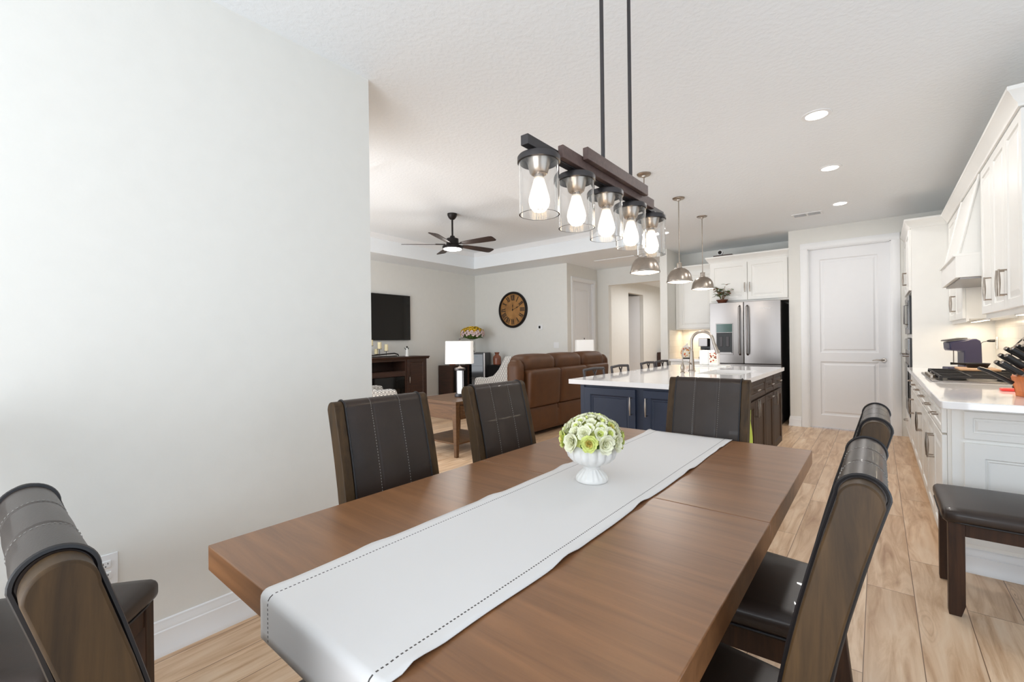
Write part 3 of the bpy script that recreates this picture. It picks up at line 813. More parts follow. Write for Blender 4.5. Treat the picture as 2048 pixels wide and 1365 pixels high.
# ---------------- island pendants ----------------
pds = [(-1.63, 3.91, 1.845, 'nickel dome pendant nearest the dining table, partly behind the chandelier'), (-1.63, 4.82, 1.845, 'middle nickel dome pendant over the island'), (-1.66, 5.74, 1.85, 'farthest nickel dome pendant over the island, near the plant on the fridge')]
p0 = None
for x, y, z, lb in pds:
    if p0 is None:
        p0 = thing('pendant_lamp', lb, 'pendant lamp', (x, y, z), 0, 'dome pendants over the island')
        obj('dome', G().lathe([(.128, 0), (.132, .002), (.132, .016), (.127, .018), (.124, .045), (.114, .082), (.092, .118), (.060, .143), (.024, .153), (.022, .149), (.057, .138), (.088, .114), (.109, .079), (.119, .044), (.123, .016), (.124, .002)], caps=False, seg=44), 'nickel', p0)
        obj('diffuser', G().lathe([(0, .008), (.123, .008), (.123, .012), (0, .012)], seg=40), 'lampglow', p0)
        obj('socket_cap', G().lathe([(0, .149), (.030, .149), (.031, .156), (.026, .160), (.026, .196), (.028, .198), (.028, .204), (.010, .208), (.008, .216), (0, .216)], seg=28), 'nickel', p0)
        obj('stem', G().cyl((0, 0, .21), .0052, CZ - z - .21, 'z', 10), 'nickel', p0)
        obj('canopy', G().lathe([(0, CZ - z - .03), (.018, CZ - z - .03), (.022, CZ - z - .018), (.055, CZ - z - .014), (.062, CZ - z - .006), (.062, CZ - z)], seg=36), 'nickel', p0)
    else: dup(p0, (x, y, z), None, lb)
    point('pendant_bulb', (x, y, z - .03), 7.5, (1, .95, .88), .06)

# ---------------- ceiling fan ----------------
FX, FY = -4.67, 4.40
t = thing('ceiling_fan', 'dark bronze five blade ceiling fan with lit round lens in the tray ceiling', 'ceiling fan', (FX, FY, 2.56))
obj('canopy', G().lathe([(0, .42), (.03, .42), (.05, .44), (.066, .47), (.07, .5)], seg=32), 'fanmetal', t)
obj('downrod', G().cyl((0, 0, .15), .013, .29, 'z', 14), 'fanmetal', t)
obj('motor', G().lathe([(0, .19), (.03, .185), (.04, .16), (.085, .145), (.088, .06), (.10, .055), (.14, .04), (.145, .02), (.14, 0), (.0, 0)], seg=40), 'fanmetal', t)
obj('light_lens', G().lathe([(0, -.018), (.09, -.016), (.128, -.006), (.13, .002), (0, .002)], seg=40), 'fanglow', t)
b0 = None
for k in range(5):
    if b0 is None:
        g = G(); rows = []
        for r, w in ((.16, .035), (.22, .05), (.45, .066), (.66, .072), (.695, .066), (.71, .045)): rows.append((r, w))
        top = []; 
        g.M = Matrix.Rotation(R(-12), 4, 'X')
        g.loft([[(r, -w, -.004), (r, w, -.004), (r, w, .004), (r, -w, .004)] for r, w in rows])
        b0 = obj('blade', g, 'fan', t, loc=(0, 0, .062)); b0.rotation_euler = (0, 0, R(8))
        g = G(); g.box(.10, -.018, -.002, .24, .018, .008); a0 = obj('blade_arm', g, 'fanmetal', b0, bevel=.002)
    else:
        b = b0.copy(); col.objects.link(b); b.parent = t; b.rotation_euler = (0, 0, R(8 + 72 * k))
        a = a0.copy(); col.objects.link(a); a.parent = b
point('fan_lamp', (FX, FY, 2.46), 26, (1, .97, .92), .12)

# ---------------- cabinets ----------------
def handle_geo(vertical=True, L=.145, so=.032):
    g = G(); n = 9; pts = []; rs = []
    for i in range(n):
        v = i / (n - 1); a = -L / 2 + L * v; pts.append((0, -so, a) if vertical else (a, -so, 0)); rs.append(.0042 + .0038 * math.sin(PI * v) ** 1.5)
    g.tube(pts, rs, 10)
    for s in (-1, 1):
        a = s * (L / 2 - .006)
        if vertical: g.tube([(0, 0, a), (0, -so, a)], .0042, 8)
        else: g.tube([(a, 0, 0), (a, -so, 0)], .0042, 8)
    return g
PR_RAISED = [(0, .002), (.002, 0), (.052, 0), (.058, .008), (.066, .008), (.090, .002), (.094, .0015)]
PR_DRAWER = [(0, .002), (.002, 0), (.032, 0), (.037, .006), (.042, .006), (.052, .001), (.055, .001)]
PR_FLAT = [(0, .002), (.002, 0), (.055, 0), (.062, .004), (.068, .009), (.072, .009)]
def front(parent, kind, x0, z0, w, h, m, handle=None, prof=None, t=.021, hz=None, L=.145):
    """handle: None, 'h' centre horizontal, 'l'/'r' vertical at that side; hz = height of handle centre in unit coords"""
    if prof is None: prof = PR_RAISED if kind == 'door' else PR_DRAWER
    g = G(); g.panel(0, 0, w, h, t, prof)
    o = obj(kind, g, m, parent, smooth=False, loc=(x0, -.001, z0))
    if handle:
        if handle == 'h': hd = obj('handle', handle_geo(False, L), 'nickel', o, loc=(w / 2, -t, (h / 2 if hz is None else hz - z0)))
        else: hd = obj('handle', handle_geo(True, L), 'nickel', o, loc=(.03 if handle == 'l' else w - .03, -t, (h / 2 if hz is None else hz - z0)))
    return o
GC = 'white base cabinets along the right wall'
BX = .285; BD = .89 - BX
def base_unit(y_far, y_near, label, fronts, m='cab', x=BX, depth=BD, rz=-90, loc=None, top=.875, toe=.1, group=GC, name='base_cabinet'):
    w = y_far - y_near
    t = thing(name, label, 'cabinet', loc or (x, y_far, 0), rz, group)
    g = G(); g.box(0.001, 0, toe, w - .001, depth - .002, top); g.box(0.001, .05, 0, w - .001, depth - .002, toe)
    obj('body', g, m, t)
    for f in fronts: front(t, *f)
    return t
g3 = .004
def dd(w, n, drawers=True, hside=None, mat='cab', ztop=.865, zsplit=.705, zb=.105):
    fr = []; fwid = (w - .012) / n
    for k in range(n):
        x0 = .006 + fwid * k + .002
        hs = hside or ('r' if k == 0 and n == 2 else 'l')
        if drawers: fr.append(('drawer', x0, zsplit + .012, fwid - .004, ztop - zsplit - .012, mat, 'h', None, .021, None, .11))
        fr.append(('door', x0, zb, fwid - .004, zsplit - zb, mat, hs, None, .021, .56))
    return fr
t = base_unit(4.30, 3.352, 'white base cabinet unit at the dining end under the knife block', dd(.948, 2))
# decorative end panels facing the dining room
def end_panel():
    t = thing('cabinet_end_panel', 'white decorative panelled end of the base cabinets behind the bench', 'cabinet panel', (.30, 3.352, 0), 0)
    g = G(); g.box(0, -.016, 0, .585, 0, .875); obj('panel_board', g, 'cab', t)
    g = G(); g.panel(.045, .70, .54, .145, .016, PR_DRAWER, y=-.016); obj('upper_panel', g, 'cab', t, smooth=False)
    g = G(); g.panel(.045, .15, .54, .53, .016, [(0, .002), (.002, 0), (.075, 0), (.082, .009), (.088, .005), (.094, .009), (.1, .009)], y=-.016); obj('lower_panel', g, 'cab', t, smooth=False)
    g = G(); g.prism([(-.016 - a * .9, b * .9) for a, b in BBP], 'x', .0, .585); obj('base_moulding', g, 'trim', t)
end_panel()
base_unit(5.33, 4.303, 'white base cabinet unit directly under the cooktop', dd(1.027, 2))
base_unit(6.34, 5.333, 'white base cabinet unit between the cooktop and the tall oven cabinet', dd(1.007, 2))

# countertop right
def slab(name, label, poly, z0, z1, parent=None):
    g = G(); g.prism(poly, 'z', z0, z1); o = obj(name, g, 'quartz', None, bevel=.004); tag(o, label, 'countertop'); return o
slab('countertop', 'white quartz countertop along the right wall under the cooktop and knife block', [(.89, 3.10), (.27, 3.10), (.246, 3.108), (.238, 3.135), (.238, 6.35), (.89, 6.35)], .876, .914)
# backsplash
t = thing('backsplash', 'cream tiled backsplash along the right wall behind the cooktop', 'backsplash', (.89, 3.40, .915))
obj('tiles', G().box(-.008, 0, 0, -.0005, 2.94, .735), 'tile', t)

# upper cabinets right
UX = .584; UD = .89 - UX
def crown_profile(): return [(0, 0), (-.012, 0), (-.014, .02), (-.03, .04), (-.05, .075), (-.058, .08), (-.058, .098), (0, .098)]
def upper_unit(y_far, y_near, label, n, z0=1.385, z1=2.385, hs=None, crown_near=False, xf=UX, depth=UD, light=True):
    w = y_far - y_near
    t = thing('upper_cabinet', label, 'cabinet', (xf, y_far, z0), -90, 'white upper cabinets along the right wall')
    g = G(); g.box(.001, 0, 0, w - .001, depth - .009, z1 - z0); obj('body', g, 'cab', t)
    fwid = (w - .008) / n
    for k in range(n):
        side = hs[k] if hs else ('r' if k % 2 == 0 else 'l')
        front(t, 'door', .004 + fwid * k + .002, .004, fwid - .004, z1 - z0 - .01, 'cab', side, None, .021, .155, .15)
    # light rail
    obj('light_rail', G().prism([(0, -.028), (.0, 0), (.018, 0), (.018, -.016)], 'x', .001, w - .001), 'cab', t)
    return t
upper_unit(4.50, 3.345, 'white upper cabinet nearest the dining room, full height with raised panels', 3, hs=['r', 'r', 'l'])
upper_unit(6.35, 5.42, 'white upper cabinet between the range hood and the tall oven cabinet', 2)
# crown moulding along uppers, hood and around near end
def sweep_crown(name, label, path, z, out_left=True, m='cab', sc_=1):
    """path of (x,y) corners of cabinet face; profile extends outwards to the left of travel"""
    pr = [(0, 0), (.012, 0), (.014, .018), (.03, .036), (.048, .068), (.056, .074), (.056, .094), (0, .094)]
    g = G(); pts = [Vector((*p, 0)) for p in path]; rings = []
    for i, p in enumerate(pts):
        ns = []
        if i > 0: d = (p - pts[i - 1]).normalized(); ns.append(Vector((-d.y, d.x, 0)))
        if i < len(pts) - 1: d = (pts[i + 1] - p).normalized(); ns.append(Vector((-d.y, d.x, 0)))
        n = ns[0] if len(ns) == 1 else (ns[0] + ns[1]) / (1 + ns[0].dot(ns[1]))
        if not out_left: n = -n
        rings.append([(p.x + n.x * a * sc_, p.y + n.y * a * sc_, z + b * sc_) for a, b in pr])
    g.loft(rings); o = obj(name, g, m); tag(o, label, 'crown moulding'); return o
sweep_crown('crown_moulding', 'white crown moulding running above the right wall cabinets and oven cabinet', [(.89, 3.345), (.563, 3.345), (.563, 6.352), (.28, 6.352), (.28, 7.378)], 2.384, True)

# range hood
t = thing('range_hood', 'white wooden range hood with tapered top above the cooktop', 'range hood', (.89, 4.96, 1.66))
W2 = .455
g = G()
def rg(x, z, w=W2): return [(-x, -w, z), (-x, w, z), (-.002, w, z), (-.002, -w, z)]
g.loft([rg(.455, 0), rg(.455, .15)]); obj('hood_apron', g, 'cab', t)
obj('ledge', G().loft([rg(.455, .15, .456), rg(.468, .153, .457), rg(.468, .166, .457), rg(.45, .17, .456)]), 'cab', t)
g = G(); rings = []
for k in range(9):
    v = k / 8; x = .437 - .112 * v; rings.append(rg(x, .17 + .553 * v, .44 - .015 * v))
g.loft(rings); obj('hood_chimney', g, 'cab', t)
g = G(); g.box(-.43, -W2 + .03, -.012, -.04, W2 - .03, -.0005); obj('vent_insert', g, 'steel', t)
for s in (-1, 1):
    g = G(); g.tube([(-.437, s * (W2 - .016), .17), (-.325, s * (W2 - .030), .72)], .010, 8); obj('corner_bead', g, 'cab', t)
area('hood_lamp', (.62, 4.96, 1.64), (0, 0, 0), .25, .5, 3.0, (1, .88, .7))
# under cabinet lights
for (ya, yb, lb) in ((3.45, 4.40, 'slim lit strip light under the near upper cabinet on the right'), (5.50, 6.25, 'slim lit strip light under the upper cabinet beside the oven cabinet')):
    t = thing('under_cabinet_light', lb, 'light fixture', (.72, (ya + yb) / 2, 1.384)); L = (yb - ya) / 2
    obj('housing', G().box(-.02, -L, -.012, .02, L, 0), 'trim', t); obj('diffuser', G().box(-.015, -L + .01, -.014, .015, L - .01, -.0122), 'stripglow', t)
    area('under_cabinet_lamp', (.72, (ya + yb) / 2, 1.365), (0, 0, 0), .03, 2 * L, 4.5, (1, .84, .62))

# tall oven cabinet
t = thing('oven_cabinet', 'tall white cabinet beside the pantry door housing microwave and wall oven', 'cabinet', (.28, 7.374, 0), -90)
w = 7.374 - 6.352; dp = .61
g = G(); g.box(0, 0, .1, .06, dp - .002, 2.384); g.box(w - .06, 0, .1, w, dp - .002, 2.384); g.box(.06, 0, .1, w - .06, dp - .002, .36); g.box(.06, 0, 1.72, w - .06, dp - .002, 2.384)
g.box(.06, .03, .36, w - .06, dp - .002, 1.72); g.box(.06, 0, 1.225, w - .06, .03, 1.265); g.box(0, .05, 0, w, dp - .002, .1)
obj('body', g, 'cab', t)
wm = (w - .012) / 2
front(t, 'door', .006, 1.73, wm - .003, .645, 'cab', 'r', None, .021, 1.90); front(t, 'door', .006 + wm, 1.73, wm - .003, .645, 'cab', 'l', None, .021, 1.90)
front(t, 'drawer', .006, .11, w - .012, .235, 'cab', 'h', None, .021, .28)
t = thing('microwave', 'built in stainless microwave set in the tall cabinet above the oven', 'microwave', (.28, 7.31, 1.27), -90)
w2 = w - .13
obj('frame', G().box(.005, -.018, .0, w2, .028, .41), 'black', t); obj('face_trim', G().box(.005, -.022, .0, w2, -.0185, .41), 'steel', t)
obj('door_glass', G().box(.05, -.03, .07, w2 - .20, -.0225, .35), 'blackglass', t, bevel=.002)
obj('control_panel', G().box(w2 - .17, -.028, .05, w2 - .03, -.0225, .36), 'blackglass', t)
obj('handle', G().tube([(w2 - .19, -.022, .1), (w2 - .19, -.055, .11), (w2 - .19, -.055, .31), (w2 - .19, -.022, .32)], .007), 'steel', t)
t = thing('wall_oven', 'built in black and stainless wall oven set in the tall cabinet below the microwave', 'oven', (.28, 7.31, .37), -90)
obj('frame', G().box(.005, -.018, 0, w2, .028, .845), 'black', t); obj('face_trim', G().box(.005, -.022, 0, w2, -.0185, .845), 'steel', t)
obj('control_panel', G().box(.02, -.03, .72, w2 - .015, -.0225, .835), 'blackglass', t)
obj('door_glass', G().box(.09, -.034, .16, w2 - .09, -.0225, .56), 'blackglass', t, bevel=.002)
obj('handle', G().tube([(.07, -.022, .66), (.07, -.07, .66), (w2 - .07, -.07, .66), (w2 - .07, -.022, .66)], .010), 'steel', t)

# ---------------- island ----------------
IX0, IX1, IY0, IY1 = -1.93, -.853, 3.27, 5.72
t = thing('island_cabinet', 'navy blue island cabinet with two panel doors facing the dining table', 'cabinet', (IX0, IY0, 0))
w = IX1 - IX0
g = G(); g.box(0, 0, .0, w, .25, .875); g.box(.48, .25, .0, w, .62, .875); obj('body', g, 'navy', t)
obj('filler', G().box(.0, -.012, .1, .035, 0, .87), 'navy', t)
front(t, 'door', .04, .10, .445, .755, 'navy', 'r', [(0, .002), (.002, 0), (.055, 0), (.060, .005), (.068, .009), (.075, .006), (.08, .010)], .021, .73, .14)
front(t, 'door', .548, .10, .445, .755, 'navy', 'l', [(0, .002), (.002, 0), (.055, 0), (.060, .005), (.068, .009), (.075, .006), (.08, .010)], .021, .73, .14)
def iunit(y0, y1, label, fronts):
    w = y1 - y0
    t = thing('island_base_cabinet', label, 'cabinet', (IX1, y0, 0), 90, 'brown stained base cabinets along the island side')
    g = G(); g.box(.001, .05, 0, w - .001, .6, .1); g.box(.001, 0, .1, .019, .60, .874); g.box(w - .019, 0, .1, w - .001, .60, .874); g.box(.019, .585, .1, w - .019, .60, .874)
    g.box(.019, 0, .1, w - .019, .585, .118); g.box(.019, 0, .84, w - .019, .018, .874); g.box(.019, 0, .69, w - .019, .018, .715); obj('body', g, 'islandwood', t)
    for f in fronts: front(t, *f)
zs = .70
w1 = 4.80 - 3.895
iunit(3.895, 4.80, 'brown island base cabinet nearest the dining table, wide drawer above two doors',
      [('drawer', .006, .715, w1 - .012, .15, 'islandwood', 'h', PR_DRAWER, .021, None, .13), ('door', .006, .105, w1 / 2 - .009, .59, 'islandwood', 'r', PR_FLAT, .021, .63), ('door', w1 / 2 + .003, .105, w1 / 2 - .009, .59, 'islandwood', 'l', PR_FLAT, .021, .63)])
w1 = 5.21 - 4.803
iunit(4.803, 5.21, 'brown island base cabinet in the middle with a horizontal pull atop its door', [('drawer', .006, .715, w1 - .012, .15, 'islandwood', 'h', PR_DRAWER, .021, None, .11), ('door', .006, .105, w1 - .012, .59, 'islandwood', 'h', PR_FLAT, .021, .67, .11)])
w1 = 5.72 - 5.213
iunit(5.213, 5.72, 'brown island base cabinet at the far end nearest the refrigerator', [('drawer', .006, .715, w1 - .012, .15, 'islandwood', 'h', PR_DRAWER, .021, None, .11), ('door', .006, .105, w1 - .012, .59, 'islandwood', 'l', PR_FLAT, .021, .63)])
o = obj('island_end_panel', G().box(-1.65, 5.69, 0, -1.455, 5.72, .874), 'navy'); tag(o, 'navy support panel at the far left end of the island', 'cabinet panel')
# counter with sink cut-out
g = G()
CXa, CXb, CYa, CYb = -2.03, -.812, 3.232, 5.775
SX0, SX1, SY0, SY1 = -1.33, -.95, 4.35, 5.05
for b in ((CXa, CYa, CXb, SY0), (CXa, SY1, CXb, CYb), (CXa, SY0, SX0, SY1), (SX1, SY0, CXb, SY1)): g.box(b[0], b[1], .876, b[2], b[3], .914)
bmesh.ops.remove_doubles(g.bm, verts=g.bm.verts, dist=1e-5)
o = obj('island_countertop', g, 'quartz'); tag(o, 'large white quartz island countertop with undermount sink', 'countertop')
g = G(); th = .006
g.box(SX0, SY0, .70, SX1, SY1, .706); g.box(SX0 - th, SY0 - th, .70, SX0, SY1 + th, .875); g.box(SX1, SY0 - th, .70, SX1 + th, SY1 + th, .875)
g.box(SX0, SY0 - th, .70, SX1, SY0, .875); g.box(SX0, SY1, .70, SX1, SY1 + th, .875)
o = obj('sink', g, 'ceramic'); tag(o, 'white undermount sink sunk in the island countertop', 'sink')
# faucet
t = thing('kitchen_faucet', 'tall brushed nickel gooseneck kitchen faucet on the island', 'faucet', (-1.475, 4.70, .9145), 0)
obj('base', G().lathe([(0, 0), (.034, 0), (.034, .006), (.028, .012), (.026, .05), (.018, .17), (.0155, .2), (0, .2)], seg=28), 'nickel', t)
pts = [(0, 0, .19), (0, 0, .28)]
for a in range(0, 181, 15): pts.append((.105 - .105 * math.cos(R(a)), 0, .30 + .10 * math.sin(R(a))))
pts += [(.222, 0, .262)]
obj('spout', G().tube(pts, .0135, 14), 'nickel', t)
obj('spray_head', G().tube([(.218, 0, .275), (.236, 0, .228), (.250, 0, .18)], [.0145, .0165, .021], 14), 'nickel', t)
obj('lever', G().tube([(0, -.02, .07), (0, -.055, .085), (0, -.11, .095)], [.008, .006, .005], 8), 'nickel', t)
t = thing('water_tap', 'small thin filtered water tap beside the kitchen faucet', 'faucet', (-1.475, 4.42, .9145), 0)
obj('base', G().lathe([(0, 0), (.022, 0), (.022, .005), (.012, .012), (.018, .03), (.02, .05), (.012, .08), (.007, .1), (0, .1)], seg=20), 'nickel', t)
pts = [(0, 0, .09), (0, 0, .19)]
for a in range(0, 151, 15): pts.append((.05 - .05 * math.cos(R(a)), 0, .19 + .045 * math.sin(R(a))))
obj('spout', G().tube(pts, .0055, 10), 'nickel', t)
# lime cloth on the first island unit
g = G(); rows = []
for i in range(9):
    v = i / 8; wd = .012 + .05 * v; rows.append([(-.812 + .006 * math.sin(v * 5 + k), 4.02 + (-1 + k / 2) * wd, .66 - .30 * v - (.02 * abs(k - 2) if i == 8 else 0)) for k in range(5)])
vr = [[g.v(*p) for p in r] for r in rows]
for A, B in zip(vr, vr[1:]):
    for j in range(4): g.f([A[j], A[j + 1], B[j + 1], B[j]])
o = obj('dish_cloth', g, 'lime', ang=180); m_ = o.modifiers.new('s', 'SOLIDIFY'); m_.thickness = .006; tag(o, 'lime green dish cloth hanging on the island cabinet door', 'cloth')

# counter stools: X-back metal
def make_stool(label):
    t = thing('counter_stool', label, 'stool', (0, 0, 0), 0, 'metal counter stools on the living room side of the island')
    # local: back at x=0, seat toward +x
    obj('seat', G().rbox((.21, 0, .635), (.20, .20, .02), .018, 4, (0, 0, .01)), 'black', t)
    g = G(); 
    for s in (-1, 1): g.tube([(.02, s * .175, .62), (0.0, s * .185, .80), (-.02, s * .19, .965)], .0125, 8)
    g.tube([(-.02, -.19, .965), (-.03, 0, .972), (-.02, .19, .965)], .014, 8)
    obj('back_frame', g, 'darkmetal', t)
    g = G()
    for s in (-1, 1): g.tube([(.0, s * .17, .70), (-.012, s * -.03, .955)], .008, 6)
    g.tube([(.0, -.18, .70), (.0, .18, .70)], .009, 6); obj('cross_back', g, 'darkmetal', t)
    for sx in (0, 1):
        for s in (-1, 1): obj('leg', G().tube([(.03 + .35 * sx, s * .16, .62), (.0 + .41 * sx, s * .19, .0)], .0125, 8), 'darkmetal', t)
    g = G(); g.tube([(.40, -.18, .2), (.40, .18, .2)], .009, 6); g.tube([(.02, -.18, .2), (.02, .18, .2)], .009, 6)
    obj('foot_rail', g, 'darkmetal', t); return t
s0 = make_stool('metal counter stool nearest the dining room, in front of the brown sofa'); s0.location = (-2.07, 3.78, 0)
dup(s0, (-2.07, 4.33, 0), None, 'second metal counter stool from the dining room, before the white hall wall')
dup(s0, (-2.07, 5.06, 0), None, 'third metal counter stool from the dining room, left of the pillar')
dup(s0, (-2.07, 5.50, 0), None, 'farthest metal counter stool, seen just below the pillar edge')

# ---------------- fridge wall ----------------
t = thing('refrigerator', 'stainless french door refrigerator with water dispenser between pillar and pantry wall', 'refrigerator', (-2.0, 7.25, 0))
w = .945
obj('body', G().box(.01, .075, .02, w - .01, .80, 1.765), 'fridge_side' if 'fridge_side' in M else 'darkmetal', t, bevel=.004)
def fdoor(name, x0, x1, z0, z1):
    g = G(); n = 8; poly = []
    for i in range(n + 1):
        u = i / n; poly.append((x0 + (x1 - x0) * u, -.012 * math.sin(PI * u)))
    poly += [(x1, .07), (x0, .07)]
    g.prism(poly, 'z', z0, z1); return obj(name, g, 'steel', t, bevel=.004)
d1 = fdoor('door', .0, w / 2 - .003, .87, 1.78); d2 = fdoor('door', w / 2 + .003, w, .87, 1.78); fdoor('freezer_drawer', 0, w, .08, .86)
for d, x in ((d1, w / 2 - .05), (d2, w / 2 + .05)):
    obj('handle', G().tube([(x, -.01, 1.0), (x, -.055, 1.02), (x, -.062, 1.2), (x, -.062, 1.5), (x, -.055, 1.70), (x, -.01, 1.72)], [.012, .014, .014, .014, .014, .012], 12), 'steel', d)
obj('drawer_handle', G().tube([(.1, -.01, .76), (.1, -.055, .76), (w - .1, -.055, .76), (w - .1, -.01, .76)], .013, 12), 'steel', t)
ds = obj('dispenser', G().box(.09, -.018, 1.0, .33, .0, 1.47), 'steel', d1, bevel=.003)
obj('recess', G().box(.10, -.0195, 1.02, .32, -.0185, 1.33), 'black', ds)
obj('display', G().box(.10, -.022, 1.335, .32, -.0185, 1.46), 'bluegrey', ds)
for x in (.165, .255): obj('paddle', G().box(x - .022, -.026, 1.12, x + .022, -.0198, 1.27), 'darkmetal', ds, bevel=.003)
obj('drip_tray', G().box(.11, -.03, 1.02, .31, -.0198, 1.035), 'steel', ds)
# brand lettering on right door
cu = bpy.data.curves.new('logo', 'FONT'); cu.body = 'Whirlpool'; cu.size = .034; cu.extrude = .0006; cu.align_x = 'CENTER'
tmp = bpy.data.objects.new('logo_tmp', cu); col.objects.link(tmp); bpy.context.view_layer.update()
me = bpy.data.meshes.new_from_object(tmp.evaluated_get(bpy.context.evaluated_depsgraph_get())); bpy.data.objects.remove(tmp)
lo = bpy.data.objects.new('lettering', me); col.objects.link(lo); me.materials.append(M['trim']); lo.parent = d2; lo.location = (w * .80, -.013, 1.66); lo.rotation_euler = (R(90), 0, 0)

def back_upper(name, label, x0, x1, y, z0, z1, depth, n, hz, hs, z_handle):
    w = x1 - x0; t = thing('upper_cabinet', label, 'cabinet', (x0, y, z0), 0, 'white upper cabinets on the kitchen back wall')
    obj('body', G().box(.001, 0, 0, w - .001, depth - .002, z1 - z0), 'cab', t); fwid = (w - .03) / n
    for k in range(n): front(t, 'door', .015 + fwid * k + .004, .03, fwid - .008, z1 - z0 - .06, 'cab', hs[k], None, .021, z_handle, .14)
    return t
back_upper('a', 'white two door cabinet mounted above the refrigerator', -2.045, -.972, 7.45, 1.79, 2.42, .65, 2, None, 'rl', .22)
back_upper('b', 'white upper cabinet above the back counter left of the refrigerator', -2.695, -2.052, 7.77, 1.40, 2.36, .33, 1, None, 'r', -9) if False else None
t = thing('upper_cabinet', 'white upper cabinet above the back counter left of the refrigerator', 'cabinet', (-2.695, 7.77, 1.40), 0, 'white upper cabinets on the kitchen back wall')
obj('body', G().box(.001, 0, 0, .64, .328, .98), 'cab', t); front(t, 'door', .06, .02, .56, .94, 'cab', None)
sweep_crown('crown_moulding', 'white crown moulding on the cabinet above the refrigerator', [(-.972, 7.45), (-2.045, 7.45), (-2.045, 8.09)], 2.42, True)
sweep_crown('crown_moulding', 'white crown moulding on the upper cabinet beside the pillar', [(-2.11, 7.77), (-2.695, 7.77)], 2.38, True)
# dark backing of fridge alcove: refrigerator enclosure panel
o = obj('back_countertop', G().box(-2.70, 7.43, .876, -2.02, 8.10, .914), 'quartz'); tag(o, 'short white countertop left of the refrigerator holding jar and coffee maker', 'countertop')
t = thing('base_cabinet', 'white base cabinet under the back counter left of the refrigerator', 'cabinet', (-2.695, 7.47, 0), 0)
obj('body', G().box(0, 0, .1, .67, .62, .875), 'cab', t); front(t, 'drawer', .01, .715, .65, .15, 'cab', 'h'); front(t, 'door', .01, .105, .65, .59, 'cab', 'r', None, .021, .6)
t = thing('backsplash', 'cream tiled backsplash between counter and cabinet beside the pillar', 'backsplash', (-2.70, 8.10, .915))
g = G(); g.box(.0005, -.008, 0, .68, -.0005, .485); g.box(.0005, -.66, 0, .009, -.008, .485); obj('tiles', g, 'tile', t)
area('under_cabinet_lamp_back', (-2.38, 7.93, 1.385), (0, 0, 0), .45, .03, 4, (1, .84, .62))
# camera & flat box atop
t = thing('security_camera', 'small round white security camera with black face on top of the fridge cabinet', 'camera', (-1.90, 7.5, 2.540))
obj('housing', G().lathe([(0, -.03), (.03, -.03), (.042, -.02), (.044, 0), (.04, .025), (0, .04)], (0, 0, .045), 28, 'y'), 'trim', t)
obj('lens', G().lathe([(0, -.033), (.026, -.033), (.028, -.03), (0, -.03)], (0, 0, .045), 24, 'y'), 'blackglass', t)
obj('foot', G().cyl((0, 0, 0), .02, .01, 'z', 16), 'trim', t)
o = obj('flat_box', G().box(-1.99, 7.44, 2.515, -1.72, 7.62, 2.540), 'espresso', bevel=.002); tag(o, 'flat dark box under the security camera on top of the fridge cabinet', 'box')
# potted plant on fridge
t = thing('potted_plant', 'small potted bonsai style plant with red and green leaves on the refrigerator', 'plant', (-1.835, 7.315, 1.782))
obj('pot', G().lathe([(0, 0), (.055, 0), (.07, .03), (.082, .04), (.082, .05), (.065, .048), (0, .042)], seg=28), 'terracotta', t)
g = G(); rnd = random.Random(11); tips = []
for k in range(5):
    a = 2 * PI * k / 5; p1 = Vector((.05 * math.cos(a), .03 * math.sin(a), .12)); p2 = Vector((.11 * math.cos(a + .2), .05 * math.sin(a + .2), .17 + .02 * k)); g.tube([(.01 * math.cos(a), .01 * math.sin(a), .04), p1, p2], [.007, .005, .003], 6); tips += [p1, p2, (p1 + p2) / 2]
obj('stems', g, 'stem', t)
for mn, cnt in (('leaf', 60), ('leafred', 22)):
    g = G()
    for k in range(cnt):
        p = rnd.choice(tips) + Vector((rnd.uniform(-.03, .03), rnd.uniform(-.03, .03), rnd.uniform(-.02, .04))); a = rnd.uniform(0, 6.28)
        leaf_geo(g, p, (math.cos(a), math.sin(a) * .6, rnd.uniform(-.1, .5)), rnd.uniform(.045, .075), .021, .3)
    obj('foliage', g, mn, t)
# back counter items
t = thing('cookie_jar', 'white lidded ceramic jar painted with orange leaves beside the coffee maker', 'jar', (-2.50, 7.72, .9145))
obj('body', G().lathe([(0, 0), (.07, 0), (.075, .01), (.1, .06), (.105, .11), (.09, .16), (.07, .18), (0, .18)], seg=28), 'floral', t)
obj('base_band', G().lathe([(.0755, -.0), (.078, .0), (.082, .014), (.079, .014)], caps=False, seg=28), 'black', t)
obj('lid', G().lathe([(0, .182), (.07, .182), (.072, .19), (.05, .215), (.02, .228), (.016, .24), (.022, .25), (0, .262)], seg=28), 'ceramic', t)
t = thing('drip_coffee_maker', 'black and steel drip coffee maker on the back counter beside the refrigerator', 'coffee maker', (-2.22, 7.78, .9145))
obj('body', G().box(-.08, 0, 0, .10, .16, .33), 'black', t, bevel=.01); obj('water_panel', G().box(-.085, -.09, .20, .06, -.0, .335), 'steel', t, bevel=.006)
obj('warming_base', G().box(-.08, -.1, 0, .10, 0, .03), 'black', t, bevel=.004); obj('carafe', G().lathe([(0, 0), (.06, 0), (.07, .05), (.055, .11), (.05, .13), (0, .13)], (0, -.045, .031), 24), 'blackglass', t)
